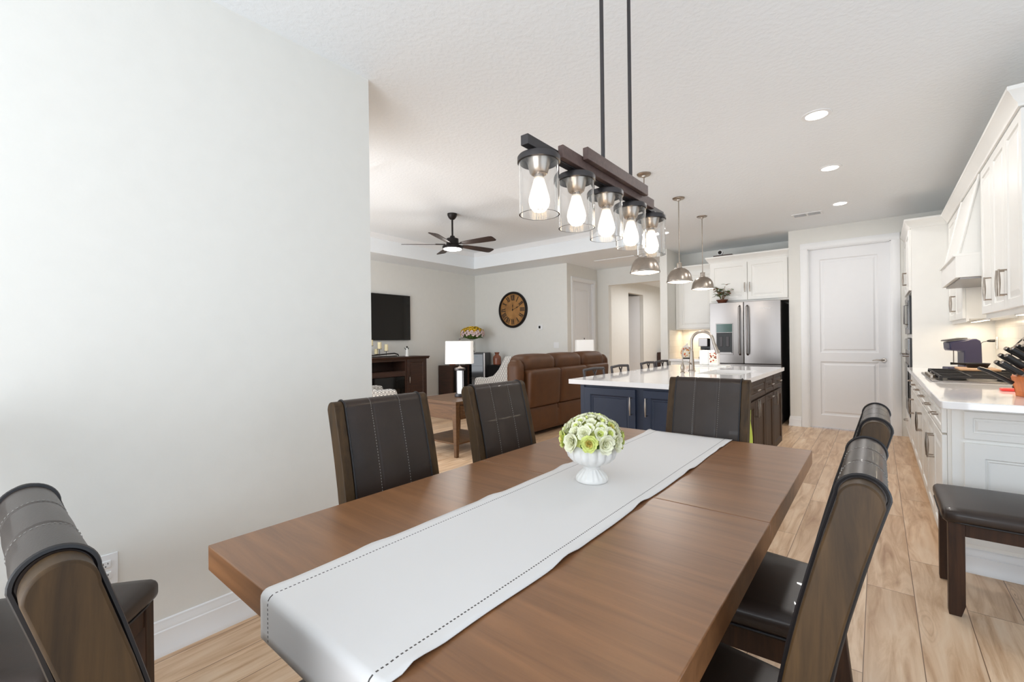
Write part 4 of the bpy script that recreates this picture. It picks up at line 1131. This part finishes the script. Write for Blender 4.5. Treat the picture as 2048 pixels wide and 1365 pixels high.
# items on the island far end
t = thing('ceramic_canister', 'cream canister with orange harvest picture at the far end of the island', 'canister', (-1.505, 5.62, .926))
obj('body', G().rbox((0, 0, .09), (.052, .05, .09), .012, 4), 'ceramic', t)
obj('picture', G().box(-.038, -.0525, .03, .038, -.0495, .15), 'harvest', t)
t = thing('ceramic_canister', 'plain cream canister left of the pictured one on the island', 'canister', (-1.615, 5.64, .926))
obj('body', G().rbox((0, 0, .09), (.055, .05, .09), .014, 4), 'ceramic', t)
o = obj('serving_tray', G().rbox((0, 0, .0055), (.20, .10, .0055), .005, 4), 'ceramic', loc=(-1.55, 5.64, .9145)); tag(o, 'flat pale serving tray under the canisters on the island', 'tray')

# ---------------- right counter items ----------------
t = thing('gas_cooktop', 'stainless gas cooktop with black cast iron grates in the right counter', 'cooktop', (.56, 4.90, .9145))
CW, CD = .50, .265
obj('tray', G().box(-CD, -CW, 0, CD, CW, .008), 'steel', t, bevel=.003)
for bx_, by_ in ((-.12, -.34), (.13, -.34), (0, 0), (-.12, .34), (.13, .34)):
    b = obj('burner', G().lathe([(0, 0), (.05, 0), (.05, .010), (.035, .012), (.035, .02), (0, .02)], (bx_, by_, .008), 24), 'iron', t)
for k in range(3):
    y0 = -CW + .015 + k * .327; y1 = y0 + .316; g = G(); zt = .042
    x0, x1 = -CD + .05, CD - .02
    for a in (x0, x1): g.box(a - .006, y0, zt - .012, a + .006, y1, zt)
    for a in (y0, y1): g.box(x0, a - .006, zt - .012, x1, a + .006, zt)
    for q in range(1, 4):
        yy = y0 + (y1 - y0) * q / 4; g.box(x0, yy - .004, zt - .008, x1, yy + .004, zt + .003)
    for q in (1, 2):
        xx = x0 + (x1 - x0) * q / 3; g.box(xx - .004, y0, zt - .008, xx + .004, y1, zt + .003)
    for a in (x0, x1):
        for b_ in (y0, y1): g.box(a - .008, b_ - .008, .008, a + .008, b_ + .008, zt - .011)
    obj('grate', g, 'iron', t)
for k in range(5): obj('knob', G().lathe([(0, 0), (.018, 0), (.017, .02), (0, .022)], (-CD + .024, -.2 + .1 * k, .008), 18), 'nickel', t)
# griddle board and skillet
o = obj('wooden_board', G().rbox((0, 0, .009), (.115, .17, .009), .006, 4), 'board', loc=(.62, 5.22, .9592)); tag(o, 'light wooden board lying across the far cooktop grates', 'board')
t = thing('skillet', 'black cast iron skillet resting on the board at the back of the cooktop', 'pan', (.63, 5.28, .9778)); t.scale = (.62, .62, .9)
obj('pan', G().lathe([(0, 0), (.095, 0), (.12, .032), (.125, .034), (.122, .04), (.115, .038), (.09, .006), (0, .006)], seg=32), 'iron', t)
obj('handle', G().tube([(-.11, -.03, .03), (-.19, -.05, .034), (-.26, -.07, .036)], [.012, .009, .012], 8), 'iron', t)
# single-serve coffee maker
t = thing('coffee_maker', 'dark purple blue single serve coffee maker in the counter corner by the oven cabinet', 'coffee maker', (.615, 6.05, .9145), -76); t.scale = (.78, .72, .93)
g = G(); arc_ = [(.02, .312), (.07, .322), (.12, .318), (.155, .30), (.168, .27), (.176, .0)]
g.prism([(-.005, 0), (-.005, .195), (-.13, .20), (-.145, .21), (-.152, .29)] + arc_, 'x', -.095, .095); obj('body', g, 'navyplastic', t, bevel=.014)
g = G(); g.prism([(-.172, .2955), (.0, .3195), (.03, .3225), (.03, .330), (.0, .331), (-.165, .309), (-.176, .302)], 'x', -.092, .092); obj('lid', g, 'darkmetal', t, bevel=.003)
obj('drip_tray', G().rbox((0, -.085, .016), (.09, .078, .016), .010, 5), 'navyplastic', t)
obj('chrome_strip', G().box(-.097, -.045, .06, -.094, -.035, .2), 'nickel', t)
# outlet and plugged cord
outlet('wall outlet in the tiled backsplash with a black plug beside the purple coffee maker', (.881, 6.24, 1.17), -90)
t = thing('power_cord', 'black power cord running from the purple coffee maker to the backsplash outlet', 'cord', (.866, 6.24, 1.19))
obj('plug', G().tube([(0, .0, 0), (-.03, .01, 0), (-.05, .02, -.003)], [.013, .013, .007], 8), 'black', t)
obj('cable', G().tube([(-.045, .02, -.003), (-.075, .02, -.01), (-.10, 0, -.03), (-.12, -.03, -.06), (-.135, -.07, -.10)], .003, 6), 'black', t)
# knife block
t = thing('knife_block', 'orange brown wooden knife block at the edge of the right counter', 'knife block', (.64, 3.55, .9145), 20)
g = G(); g.prism([(-.05, 0), (.16, 0), (.16, .12), (.06, .235), (-.075, .105)][::1], 'y', -.055, .055)
g.prism([(-.05, .0), (-.05, .10), (-.06, .105), (-.055, 0)], 'y', -.055, .055)
obj('block', g, 'orange', t, bevel=.003)
KN = [(0, -.035), (0, .012), (1, -.03), (1, .02), (2, -.035), (2, .012), (3, -.03), (3, .02), (4, 0)]
kn_lab = ['lowest', 'low']
def knife(i, row, yy):
    d = Vector((-.80, 0, .60)).normalized(); base = Vector((-.065 + .03 * row, yy, .117 + .029 * row))
    rot = Matrix.Rotation(R(20), 4, 'Z'); wp = Matrix.Translation((.64, 3.55, .9145)) @ rot
    lab = 'black kitchen knife in the ' + ['lowest', 'second', 'third', 'fourth', 'topmost'][row] + ' row of the knife block' + ('' if row == 4 else (', nearer one of that row' if yy < 0 else ', farther one of that row'))
    k = thing('kitchen_knife', lab, 'knife', wp @ base, 20, 'black handled knives in the knife block')
    L = .105 + .012 * (row % 3); up_ = Vector((.6, 0, .8)).normalized()
    g = G(); rings = []
    for v, hh in ((0, .011), (.15, .013), (.45, .011), (.8, .013), (.97, .012)):
        c = d * (L * v + .012); rings.append([tuple(c + up_ * (hh * math.cos(q)) + Vector((0, .0085 * math.sin(q), 0))) for q in [2 * PI * j / 12 for j in range(12)]])
    g.loft(rings); obj('handle', g, 'black', k)
    g = G(); g.tube([tuple(d * .0), tuple(d * .013)], [.010, .0115], 10); obj('bolster', g, 'nickel', k)
    g = G(); g.tube([tuple(d * (L * .97 + .012)), tuple(d * (L * .97 + .016))], [.0118, .010], 10); obj('end_cap', g, 'nickel', k)
for i, (r_, yy) in enumerate(KN): knife(i, r_, yy)
# scissors/shears handle
t = thing('kitchen_shears', 'black looped handle kitchen shears in the lowest slot of the knife block', 'scissors', (.548, 3.495, 1.006), 20)
g = G(); g.tube([(.02, .04, -.02), (-.03, .04, .012), (-.085, .042, .045), (-.12, .04, .06)], [.011, .012, .011, .009], 8); obj('handle', g, 'black', t)
o = obj('spoon_rest', G().rbox((0, 0, .008), (.11, .035, .008), .007, 4), 'red', loc=(.665, 3.87, .9145)); tag(o, 'flat red silicone spoon rest on the counter beside the knife block', 'spoon rest')
t = thing('oil_bottle', 'small glass bottle of golden oil with dark base behind the knife block', 'bottle', (.655, 4.03, .9145))
obj('bottle', G().lathe([(0, .02), (.026, .02), (.027, .09), (.02, .105), (.012, .11), (0, .11)], seg=20), 'board', t); obj('base', G().cyl((0, 0, 0), .027, .02, 'z', 20), 'black', t)
t = thing('fruit_basket', 'black wire fruit basket on the counter behind the knife block', 'basket', (.75, 4.22, .9145))
g = G()
for a in (0, 60, 120):
    c_, s_ = math.cos(R(a)), math.sin(R(a)); g.tube([(c_ * .1 * math.cos(q), s_ * .1 * math.cos(q), .17 + .10 * math.sin(q)) for q in [R(v) for v in range(180, 361, 15)]], .003, 6)
g.tube([(.1 * math.cos(R(a)), .1 * math.sin(R(a)), .17) for a in range(0, 361, 12)], .004, 6, False); g.tube([(-.1, 0, .17), (-.085, 0, .25), (-.04, 0, .31), (.0, 0, .325), (.05, 0, .31), (.1, 0, .17)], .004, 8)
g.tube([(.055 * math.cos(R(a)), .055 * math.sin(R(a)), .004) for a in range(0, 361, 15)], .004, 6, False); g.tube([(0, 0, .004), (0, 0, .07)], .005, 6); g.tube([(-.055, 0, .004), (.055, 0, .004)], .004, 6)
obj('wire_frame', g, 'black', t)
o = obj('onion', G().sphere((0, 0, 0), .045, 20, 12, (1, 1, .92)), 'copper', loc=(.75, 4.22, 1.13)); o.data.materials[0] = M['board']; tag(o, 'pale tan onion sitting in the black wire basket', 'onion')

# ---------------- living room ----------------
t = thing('television', 'wall mounted black flat television above the fireplace console', 'television', (-7.13, 4.78, 1.715), 90)
obj('bezel', G().box(-.74, -.055, -.43, .74, -.012, .43), 'black', t, bevel=.004); obj('screen', G().box(-.725, -.057, -.415, .725, -.0552, .418), 'blackglass', t)
obj('wall_mount', G().box(-.2, -.012, -.15, .2, -.0005, .15), 'black', t)
t = thing('fireplace_console', 'dark espresso media console with electric fireplace under the television', 'console', (-7.13, 4.65, 0), 90)
# local x: -0.97..+.97 -> world y ; local -y -> world +x
hw = .93
g = G(); g.box(-hw, -.45, .06, -hw + .04, -.02, .95); g.box(hw - .04, -.45, .06, hw, -.02, .95); g.box(-hw + .04, -.05, .06, hw - .04, -.02, .95); g.box(-hw + .04, -.45, .06, hw - .04, -.02, .12); g.box(-hw + .02, -.47, 0, hw - .02, -.02, .06)
for x in (-.47, .43): g.box(x, -.45, .12, x + .04, -.05, .95)
g.box(-.43, -.45, .63, .43, -.05, .72); g.box(-.43, -.45, .9, .43, -.05, .95)
obj('body', g, 'espresso', t)
g = G(); g.prism([(-.02, 0), (-.47, 0), (-.48, .02), (-.50, .035), (-.50, .05), (-.02, .05)], 'x', -hw - .04, hw + .04)
for v in g.bm.verts: v.co.z += .93
obj('top', g, 'espresso', t)
for x, hs in ((-.89, 'r'), (.47, 'l')):
    front_ = G().panel(0, 0, .42, .80, .02, PR_FLAT); d = obj('door', front_, 'espresso', t, smooth=False, loc=(x, -.45, .13)); obj('handle', handle_geo(True, .12), 'nickel', d, loc=(.03 if hs == 'l' else .39, -.02, .42))
fp = obj('firebox', G().box(-.42, -.44, .13, .42, -.40, .62), 'blackglass', t)
# things on the console
CT = .9805
def candle(loc, h, lab):
    k = thing('pillar_candle', lab, 'candle', loc, 0, 'cream pillar candles on the console')
    obj('wax', G().lathe([(0, 0), (.032, 0), (.033, .004), (.033, h), (.028, h - .004), (0, h - .006)], seg=20), 'cream', k)
    obj('wick', G().tube([(0, 0, h - .006), (.001, 0, h + .012)], .0012, 5), 'black', k)
cs = [(4.42, .11, .10), (4.53, .20, .10), (4.66, .14, .12), (4.63, .05, .09), (4.80, .10, .12)]
hold = thing('candle_holder', 'long curved black iron candle holder standing on the console', 'candle holder', (-6.88, 4.65, CT))
g = G(); pts = [(0, -.5, .013), (0, -.35, .05), (0, -.1, .035), (0, .2, .055), (0, .35, .06), (0, .42, .04), (0, .44, .013)]
g.tube(pts, [.01, .01, .01, .011, .012, .012, .01], 8); g.tube([(0, -.5, .014), (.06, -.4, .011), (.06, .2, .011), (0, .4, .014)], .008, 8)
obj('arm', g, 'fanmetal', hold)
for i, (y, zz, h) in enumerate(cs):
    xx = .03 * (-1) ** i
    g = G(); g.tube([(xx, y - 4.65, .03), (xx, y - 4.65, zz)], .005, 6); g.lathe([(0, zz), (.04, zz + .002), (.042, zz + .008), (0, zz + .008)], (xx, y - 4.65, 0), 20); obj('candle_cup', g, 'fanmetal', hold)
    candle((-6.88 + xx, y, CT + zz + .0085), h, ['cream pillar candle nearest the left wall edge on the iron holder', 'tallest standing cream pillar candle with a visible wick', 'cream pillar candle just right of the tallest one', 'lowest and shortest cream pillar candle on the iron holder', 'rightmost cream pillar candle on the iron holder'][i])
t = thing('angel_figurine', 'small dark and white angel figurine at the right of the console top', 'figurine', (-6.80, 5.22, CT))
obj('gown', G().lathe([(0, 0), (.035, 0), (.03, .05), (.02, .12), (.012, .15), (0, .155)], seg=18), 'ceramic', t); obj('head', G().sphere((0, 0, .172), .017, 12, 8), 'fanmetal', t)
for s in (-1, 1):
    g = G(); leaf_geo(g, (-.01, 0, .11), (-.1, s, .9), .07, .018, -.1); w_ = obj('wing', g, 'bluegrey', t); w_.modifiers.new('s', 'SOLIDIFY').thickness = .002

# left cube cabinet
t = thing('cube_cabinet', 'low dark brown cabinet against the television wall left of the wine cooler', 'cabinet', (-7.10, 6.25, 0))
g = G(); g.box(0, 0, 0, .42, .03, .75); g.box(0, .45, 0, .42, .48, .75); g.box(0, .03, .72, .42, .45, .75); g.box(0, .03, 0, .42, .45, .03); g.box(0, .03, .03, .02, .45, .72); obj('body', g, 'espresso', t); obj('door', G().box(.38, .032, .032, .40, .448, .718), 'black', t)
o = obj('photo_frame', G().box(-.0, -.08, 0, .02, .08, .11), 'copper', loc=(-6.9, 6.45, .751), bevel=.002); tag(o, 'small reddish box standing on the left dark cabinet behind the lamp shade', 'box')
# wine cooler (diagonal in corner)
t = thing('wine_cooler', 'tall glass door wine cooler with silver edge in the living room corner', 'wine cooler', (-6.72, 7.05, 0), 25)
obj('body', G().box(-.22, -.20, .0, .22, .20, 1.0), 'black', t, bevel=.005)
obj('door_frame', G().box(-.22, -.225, .06, .195, -.202, .995), 'black', t, bevel=.003); obj('edge_trim', G().box(.196, -.228, .06, .222, -.202, .995), 'steel', t); obj('glass', G().box(-.20, -.228, .09, .18, -.2255, .965), 'blackglass', t)
obj('control_strip', G().box(-.06, -.23, .91, .06, -.2282, .93), 'bluegrey', t)
for k in range(5): obj('shelf', G().box(-.19, -.230, .2 + .13 * k, .17, -.2282, .204 + .13 * k), 'darkmetal', t)
t = thing('cube_cabinet', 'low black cabinet against the clock wall under the brown vase', 'cabinet', (-6.40, 6.98, 0))
obj('body', G().box(0, 0, 0, .75, .41, .745), 'black', t, bevel=.004); obj('door', G().box(.02, -.018, .03, .73, -.001, .73), 'black', t)
t = thing('stoneware_vase', 'brown glazed bottle shaped vase on the black cabinet', 'vase', (-6.22, 7.10, .746))
obj('body', G().lathe([(0, 0), (.075, 0), (.085, .01), (.088, .13), (.08, .17), (.045, .205), (.038, .225), (.05, .245), (.052, .262), (.036, .262), (.03, .23), (0, .2)], seg=30), 'copper', t)
# bouquet on wine cooler
t = thing('flower_vase', 'tall clear vase of yellow and pink flowers on the wine cooler', 'flower vase', (-6.70, 6.86, 1.001))
obj('vase', G().lathe([(0, 0), (.055, 0), (.05, .01), (.022, .06), (.02, .1), (.05, .26), (.06, .30), (.056, .30), (.045, .26), (.016, .1), (0, .09)], seg=28), 'glass', t)
obj('foliage', G().sphere((0, 0, .40), .17, 18, 10, (1.25, 1.25, .68)), 'leaf', t)
rnd = random.Random(5)
for k in range(84):
    a = k * 2.39996; zz = 1 - (k + .5) / 84 * 1.3; rr = math.sqrt(max(0, 1 - zz * zz)); nv = Vector((rr * math.cos(a), rr * math.sin(a), zz))
    p = Vector((nv.x * .23, nv.y * .23, .41 + nv.z * .125)); rose(t, p, nv, .034 * rnd.uniform(.8, 1.2), 'gold' if nv.z > .35 or (nv.x < -.5) else 'pink', k)
for mn, n_ in (('leaf', 24),):
    g = G()
    for k in range(n_):
        a = 2 * PI * k / n_; leaf_geo(g, (math.cos(a) * .15, math.sin(a) * .15, .35), (math.cos(a), math.sin(a), -.2), .09, .02)
    obj('leaf_collar', g, mn, t)

# clock
t = thing('wall_clock', 'large round antique wall clock with roman numerals on the living room wall', 'clock', (-6.005, 7.40, 1.905))
obj('rim', G().lathe([(.335, -.03), (.345, -.05), (.37, -.052), (.385, -.035), (.385, -.001), (.33, -.001), (.33, -.02)], (0, 0, 0), 64, 'y', False), 'fanmetal', t)
obj('face', G().lathe([(0, -.022), (.338, -.022), (.338, -.002), (0, -.002)], (0, 0, 0), 64, 'y'), 'clockface', t)
g = G()
NUM = {12: 'XII', 1: 'I', 2: 'II', 3: 'III', 4: 'IV', 5: 'V', 6: 'VI', 7: 'VII', 8: 'VIII', 9: 'IX', 10: 'X', 11: 'XI'}
def stroke(ax, az, bx, bz, w, Mx):
    g.M = Mx; d = Vector((bx - ax, 0, bz - az)).normalized(); n = Vector((-d.z, 0, d.x)) * w / 2
    a = Vector((ax, 0, az)); b = Vector((bx, 0, bz)); y = Vector((0, -.0025, 0))
    p = [a - n, a + n, b + n, b - n]; g.loft([[tuple(q) for q in p], [tuple(q + y) for q in p]]); g.M = Matrix.Identity(4)
for k, s_ in NUM.items():
    ang = R(-30 * k) ; Mx = Matrix.Translation((0, -.0222, 0)) @ Matrix.Rotation(-ang, 4, 'Y') @ Matrix.Translation((0, 0, .256))
    g = G()
    H = .060; wid = {'I': .028, 'V': .050, 'X': .050}; tot = sum(wid[c] for c in s_); x = -tot / 2
    for c in s_:
        wc = wid[c]; xc = x + wc / 2
        if c == 'I': stroke(xc, -H, xc, H, .018, Mx); 
        if c == 'V': stroke(xc - .017, H, xc, -H, .015, Mx); stroke(xc + .017, H, xc, -H, .007, Mx)
        if c == 'X': stroke(xc - .018, H, xc + .018, -H, .015, Mx); stroke(xc + .018, H, xc - .018, -H, .007, Mx)
        x += wc
    obj('numeral', g, 'black', t, smooth=False)
def hand(name, ang, L, w):
    global g
    g = G(); Mx = Matrix.Translation((0, -.026 - w * .1, 0)) @ Matrix.Rotation(R(ang), 4, 'Y')
    stroke(0, -.03, 0, L * .8, w * .6, Mx); stroke(0, L * .55, 0, L * .72, w * 2, Mx); stroke(0, L * .7, 0, L, w * .5, Mx); obj(name, g, 'black', t, smooth=False)
hand('hour_hand', 2, .13, .012); hand('minute_hand', 68, .20, .010)
obj('centre_cap', G().lathe([(0, -.034), (.014, -.032), (.014, -.022)], (0, 0, 0), 16, 'y'), 'black', t)
# faint lettering on the face
def txt(body, size, x, z, parent, mat, y=-.0226):
    cu = bpy.data.curves.new('t', 'FONT'); cu.body = body; cu.size = size; cu.extrude = .0003; cu.align_x = 'CENTER'; cu.align_y = 'CENTER'
    tm = bpy.data.objects.new('t', cu); col.objects.link(tm); bpy.context.view_layer.update()
    me = bpy.data.meshes.new_from_object(tm.evaluated_get(bpy.context.evaluated_depsgraph_get())); bpy.data.objects.remove(tm)
    lo = bpy.data.objects.new('lettering', me); col.objects.link(lo); me.materials.append(M[mat]); lo.parent = parent; lo.location = (x, y, z); lo.rotation_euler = (R(90), 0, 0); return lo

# end table
t = thing('end_table', 'brown wooden end table with drawer and lower shelf beside the brown sofa', 'end table', (-3.80, 3.62, 0))
a, b = .33, .33
obj('top', G().box(-a, -b, .565, a, b, .60), 'endtable', t, bevel=.003)
obj('apron', G().box(-a + .02, -b + .02, .40, a - .02, b - .02, .565), 'endtable', t, bevel=.002)
d = obj('drawer', G().panel(0, 0, .52, .125, .012, PR_DRAWER), 'endtable', t, smooth=False, loc=(a - .02, -.26, .42)); d.rotation_euler = (0, 0, R(90))
obj('knob', G().lathe([(0, -.028), (.012, -.026), (.013, -.018), (.006, -.012), (.006, -.012 + .012)], (.26, 0, .062), 14, 'y'), 'nickel', d)
obj('shelf', G().box(-a + .03, -b + .03, .13, a - .03, b - .03, .15), 'endtable', t)
for sx in (-1, 1):
    for sy in (-1, 1):
        x, y = sx * (a - .032), sy * (b - .032)
        g = G(); ix, iy = x - sx * .006, y - sy * .006
        def sq(cx_, cy_, h_, z): return [(cx_ - h_, cy_ - h_, z), (cx_ + h_, cy_ - h_, z), (cx_ + h_, cy_ + h_, z), (cx_ - h_, cy_ + h_, z)]
        g.loft([sq(ix + sx * .008, iy + sy * .008, .018, 0), sq(x, y, .028, .40), sq(x, y, .028, .565)]); obj('leg', g, 'endtable', t, bevel=.002)
# table lamps
def make_lamp(label):
    t = thing('table_lamp', label, 'table lamp', (0, 0, 0), 0, 'table lamps at both ends of the sofa')
    obj('base', G().lathe([(0, 0), (.07, 0), (.072, .006), (.068, .03), (.06, .035), (0, .035)], seg=32), 'darkmetal', t)
    obj('glass_column', G().cyl((0, 0, .035), .044, .25, 'z', 28), 'tubeglow', t)
    for k in range(4):
        an = PI / 4 + k * PI / 2; obj('post', G().cyl((.055 * math.cos(an), .055 * math.sin(an), .03), .006, .26, 'z', 8), 'darkmetal', t)
    obj('top_cap', G().lathe([(0, .285), (.062, .285), (.07, .29), (.07, .31), (.03, .318), (.01, .33), (.008, .36), (0, .36)], seg=32), 'darkmetal', t)
    g = G(); n = 24
    def sqr(hx_, hy_, z, r=.03):
        pts = []
        for cxn, cyn, a0 in ((1, 1, 0), (-1, 1, 90), (-1, -1, 180), (1, -1, 270)):
            for q in range(5):
                an = R(a0 + q * 22.5); pts.append((cxn * (hx_ - r) + r * math.cos(an), cyn * (hy_ - r) + r * math.sin(an), z))
        return pts
    g.loft([sqr(.175, .13, .36), sqr(.170, .127, .605)], False, False); g.loft([sqr(.172, .127, .362), sqr(.167, .124, .603)], False, False)
    sh = obj('lamp_shade', g, 'shade', t, ang=30)
    obj('finial', G().lathe([(0, .61), (.008, .61), (.01, .62), (.012, .635), (0, .64)], seg=12), 'darkmetal', t)
    obj('stem', G().cyl((0, 0, .355), .004, .26, 'z', 8), 'nickel', t)
    return t
l0 = make_lamp('table lamp with white square shade on the end table near the dining area'); l0.location = (-3.785, 3.66, .601); l0.scale = (.9, .9, 1.07); l0.rotation_euler = (0, 0, R(40))
l1 = dup(l0, (-4.08, 7.04, .601), 40, 'farther table lamp with white square shade beyond the sofa, before the closet door')
for l in (l0, l1): point('lamp_bulb', (l.location.x, l.location.y, l.location.z + .47), 4, (1, .88, .75), .05)
t = thing('side_table', 'small dark side table hidden behind the sofa holding the farther lamp', 'side table', (-4.08, 7.04, 0))
obj('top', G().box(-.25, -.22, .57, .25, .22, .60), 'endtable', t, bevel=.003)
for sx in (-1, 1):
    for sy in (-1, 1): obj('leg', G().box(sx * .22 - .02, sy * .19 - .02, 0, sx * .22 + .02, sy * .19 + .02, .57), 'endtable', t)

# sofa : back faces the kitchen (+X), three sections
t = thing('recliner_sofa', 'cognac brown leather three seat reclining sofa seen from behind', 'sofa', (-3.40, 4.33, 0))
SL = 2.40; nsec = 3; sw = (SL - .30) / 3
obj('base', G().rbox((-.44, SL / 2, .19), (.42, SL / 2 - .04, .13), .03, 4), 'sofa', t)
for k in range(3):
    y0 = .15 + sw * k; yc = y0 + sw / 2
    g = G(); g.rbox((0, 0, 0), (.085, sw / 2 - .004, .245), .045, 6, (.012, 0, 0))
    g.M = Matrix.Identity(4)
    for v in g.bm.verts:
        z = v.co.z + .63; v.co.x += -.065 + (z - .4) * .06; v.co.y += yc; v.co.z = z
    obj('back_panel', g, 'sofa', t, ang=70)
    g = G(); g.rbox((-.09, yc, .235), (.072, sw / 2 - .006, .155), .03, 5, (.01, 0, 0)); obj('lower_panel', g, 'sofa', t, ang=70)
    g = G(); g.rbox((-.20, yc, .93), (.17, sw / 2 - .008, .125), .10, 7, (0, 0, .015)); hp = obj('head_cushion', g, 'sofa', t, ang=70)
    g = G(); g.rbox((-.26, yc, .70), (.10, sw / 2 - .01, .20), .07, 6, (.02, 0, 0)); obj('back_cushion', g, 'sofa', t, ang=70)
    g = G(); g.rbox((-.56, yc, .44), (.30, sw / 2 - .005, .09), .06, 6, (0, 0, .02)); obj('seat_cushion', g, 'sofa', t, ang=70)
for y in (.075, SL - .075):
    g = G(); g.rbox((-.47, y, .36), (.42, .075, .27), .06, 6, (0, 0, .02)); obj('armrest', g, 'sofa', t, ang=70)
    g = G(); g.rbox((-.15, y, .72), (.11, .085, .27), .08, 6, (.0, 0, .02))
    obj('side_wing', g, 'sofa', t, ang=70)
for y in (.1, SL - .1):
    for x in (-.1, -.8): obj('foot', G().cyl((x, y, 0), .025, .065, 'z', 12), 'black', t)

# wing chairs
def wing_chair(label):
    t = thing('wing_chair', label, 'armchair', (0, 0, 0), 0, 'white patterned armchairs in the living room')
    # local faces -X? faces +y local: seat toward +y
    obj('seat', G().rbox((0, .05, .36), (.27, .34, .11), .05, 6, (0, 0, .02)), 'pattern', t, ang=70)
    g = G(); g.rbox((0, 0, 0), (.33, .07, .34), .05, 6)
    for v in g.bm.verts: v.co.z += .66; v.co.y += -.30 - (v.co.z - .35) * .18
    obj('backrest', g, 'pattern', t, ang=70)
    for s in (-1, 1):
        g = G(); prof = [(-.34, .20), (.40, .20), (.42, .50), (.40, .60), (.32, .615), (.16, .61), (.0, .65), (-.12, .76), (-.2, .88), (-.26, .985), (-.42, .99), (-.40, .8), (-.34, .5)]
        x0, x1 = (s * .28, s * .36)
        g.prism(prof, 'x', min(x0, x1), max(x0, x1)); obj('wing_arm', g, 'pattern', t, bevel=.022)
    for sx in (-1, 1):
        for sy in (-.28, .34): obj('leg', G().lathe([(.012, 0), (.022, .2)], (sx * .28, sy, 0), 12), 'espresso', t)
    return t
w0 = wing_chair('white patterned armchair in front of the clock wall, behind the sofa end'); w0.location = (-5.12, 6.06, 0); w0.rotation_euler = (0, 0, R(93))
w1_ = dup(w0, (-5.5, 3.42, 0), -18, 'white patterned armchair by the fireplace console, only its arm tops showing')

# hall furniture sliver
t = thing('hall_cabinet', 'narrow dark brown cabinet against the hall wall left of the pillar', 'cabinet', (-4.88, 12.50, 0))
obj('body', G().box(0, 0, .05, .30, .7, .87), 'espresso', t, bevel=.004); obj('door', G().box(.30, .02, .08, .315, .68, .84), 'espresso', t)
for x in (.02, .24):
    for y in (.02, .64): obj('leg', G().box(x, y, 0, x + .04, y + .04, .05), 'espresso', t)
